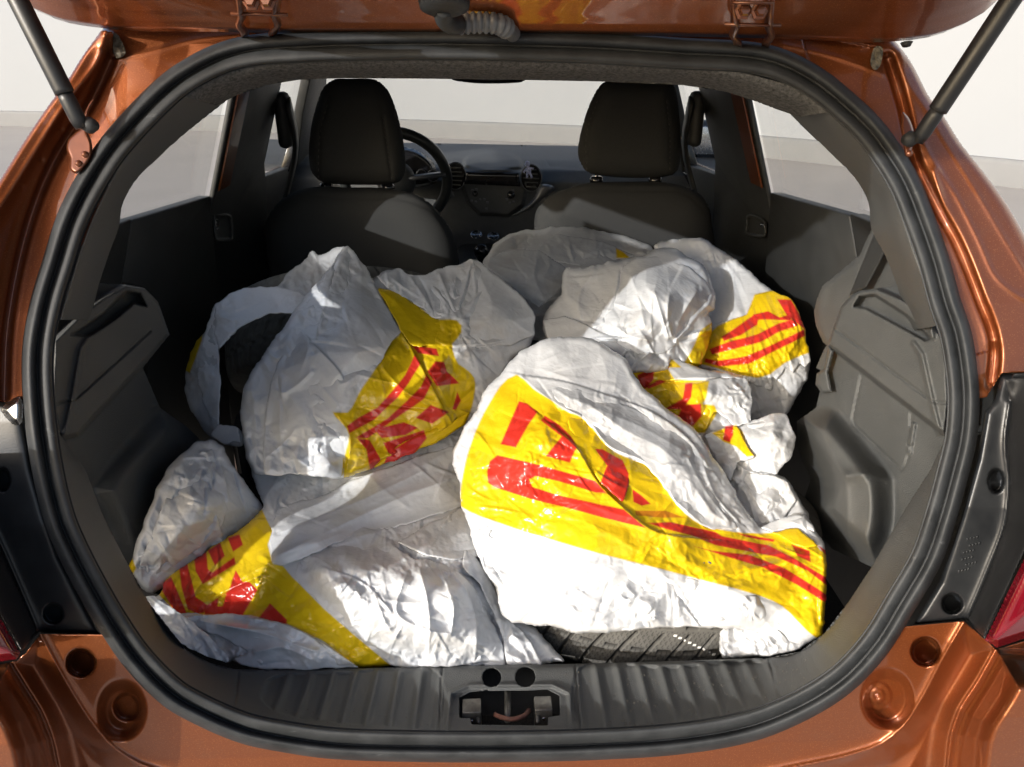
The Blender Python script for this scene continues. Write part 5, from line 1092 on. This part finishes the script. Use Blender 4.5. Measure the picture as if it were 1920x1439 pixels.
# ================================================================= tyres
def tyre(name, centre, rot, R=.30, W=.19, fine=True, r_in=.19):
    nu, nv = (1500, 84) if fine else (420, 40)
    th = np.linspace(0, 2*math.pi, nu, endpoint=False); vv = np.linspace(-1, 1, nv)
    TH, VV = np.meshgrid(th, vv, indexing='ij')
    s = TH*R; z = VV*W/2*.86
    d = np.zeros_like(TH)
    def groove(x, period, width): 
        q = np.abs(((x/period+.5) % 1)-.5)*period; return np.clip(1-(q/width)**4, 0, 1)
    a = np.abs(z)
    curve = s+.9*a-3.0*a**2+np.where(z > 0, .014, 0)
    lat_ = groove(curve, .036, .0026)*(a > .014)
    d += .008*lat_
    zz = z-.004*np.sign(np.sin(s*2*math.pi/.036)); d += .008*groove(zz, 1, .0026)
    d += .007*(np.exp(-((a-.044-.005*np.sign(np.sin(s*2*math.pi/.036)))/.0018)**4))
    sip = groove(curve+.0012*np.sign(np.sin(a*2*math.pi/.006)), .0072, .0009)*(a > .01)
    d = np.minimum(d, .007)
    rr = R-.012*np.abs(VV)**4-d
    X = rr*np.cos(TH); Y = rr*np.sin(TH); Z = VV*W/2*.9
    # sidewalls
    prof = [(R-.018, W/2*.93), (R-.035, W/2*.98), (R-.06, W/2), (r_in+.03, W/2*.93), (r_in+.012, W/2*.80), (r_in, W/2*.78)]
    V = [np.stack([X, Y, Z], 2)]
    right = np.stack([np.stack([r*np.cos(th), r*np.sin(th), np.full(nu, z_)], 1) for r, z_ in prof], 1)
    left = np.stack([np.stack([r*np.cos(th), r*np.sin(th), np.full(nu, -z_)], 1) for r, z_ in prof[::-1]], 1)
    A = np.concatenate([left, V[0], right], 1); k = A.shape[1]
    i, j = np.meshgrid(np.arange(nu), np.arange(k), indexing='ij')
    F = np.stack([i*k+j, ((i+1) % nu)*k+j, ((i+1) % nu)*k+(j+1) % k, i*k+(j+1) % k], 2).reshape(-1, 4)
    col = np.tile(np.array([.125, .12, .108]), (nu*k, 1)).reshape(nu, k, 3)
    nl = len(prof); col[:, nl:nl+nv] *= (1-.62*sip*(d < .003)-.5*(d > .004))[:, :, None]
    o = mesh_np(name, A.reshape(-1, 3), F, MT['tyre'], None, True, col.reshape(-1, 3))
    o.location = centre; o.rotation_euler = rot
    return o
mt = mat('tyre_rubber', (.9, .9, .9), .8, spec=.25, noise=(40, .25), bump=(900, .4, 'noise')); MT['tyre'] = mt
_N = mt.node_tree.nodes; _L = mt.node_tree.links; _b = _N['Principled BSDF']; _src = _b.inputs['Base Color'].links[0].from_socket
_a = _N.new('ShaderNodeAttribute'); _a.attribute_name = 'print'; _x = _N.new('ShaderNodeMixRGB'); _x.blend_type = 'MULTIPLY'; _x.inputs[0].default_value = 1
_L.new(_src, _x.inputs[1]); _L.new(_a.outputs['Color'], _x.inputs[2]); _L.new(_x.outputs[0], _b.inputs['Base Color'])
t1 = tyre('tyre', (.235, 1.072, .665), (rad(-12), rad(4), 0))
tag(t1, 'tyre with blocky tread showing under the largest bag just behind the sill', 'tyre', 'tyres in the bags')
t2 = tyre('tyre', (-.34, 1.66, .80), (rad(-38), rad(-6), 0), R=.28, r_in=.18, fine=False)
t2.data.materials[0] = mat('dark_tyre_rubber', (.11, .11, .10), .85, spec=.2, noise=(40, .3))
tag(t2, 'dark tyre at the far left, seen through the ring of thin white film', 'tyre', 'tyres in the bags')
# chalk dashes on the tread
chalk = mat('white_tread_paint', (.75, .74, .7), .8, noise=(300, .1))
bpy.context.view_layer.update()
inv = t1.matrix_world.inverted()
for k in range(9):
    px = 1266+k*9.0; py = 1192+k*4.4
    o_ = inv @ Vector(CAM); d_ = (inv.to_3x3() @ Vector(rays([(px, py)])[0])).normalized()
    ok_, loc, nrm_, _i = t1.ray_cast(o_, d_)
    if not ok_: continue
    u1 = nrm_.cross(Vector((0, 0, 1))).normalized(); u2 = nrm_.cross(u1)
    q_ = [loc+nrm_*.0008+u1*a_+u2*b_ for a_, b_ in ((-.0026, -.0012), (.0016, -.0016), (.0026, .0012), (-.0016, .0016))]
    d__ = prism('paint_dash', q_, tuple(-nrm_*.001), chalk, t1)

# ================================================================= little blue clip figure on the right air vent
c0 = at_t([(990, 318)], t_y([(990, 318)], 2.42))[0]
fig = empty('vent_clip_figure', tuple(c0)); tag(fig, 'tiny pale blue figure clipped to the right dashboard air vent', 'air freshener')
def fp(o): return o
lathe('head', [(0, .010), (.006, .008), (.009, 0), (.006, -.007), (0, -.009)], MT['blue'], fig, (-.002, 0, .016), n=14)
lathe('body', [(0, .010), (.006, .007), (.008, -.004), (.005, -.012), (0, -.013)], MT['blue'], fig, (.002, 0, -.001), n=12)
for s in (-1, 1):
    sweep('leg', [(.002+s*.004, 0, -.010), (.005+s*.008, -.001, -.026)], .0035, MT['blue'], fig)
    sweep('arm', [(.002+s*.006, 0, .004), (.002+s*.016, -.002, -.004+s*.006)], .0028, MT['blue'], fig)

# parts parented to car hold world-space meshes: sub-parts must not be shifted twice
bpy.context.view_layer.update()
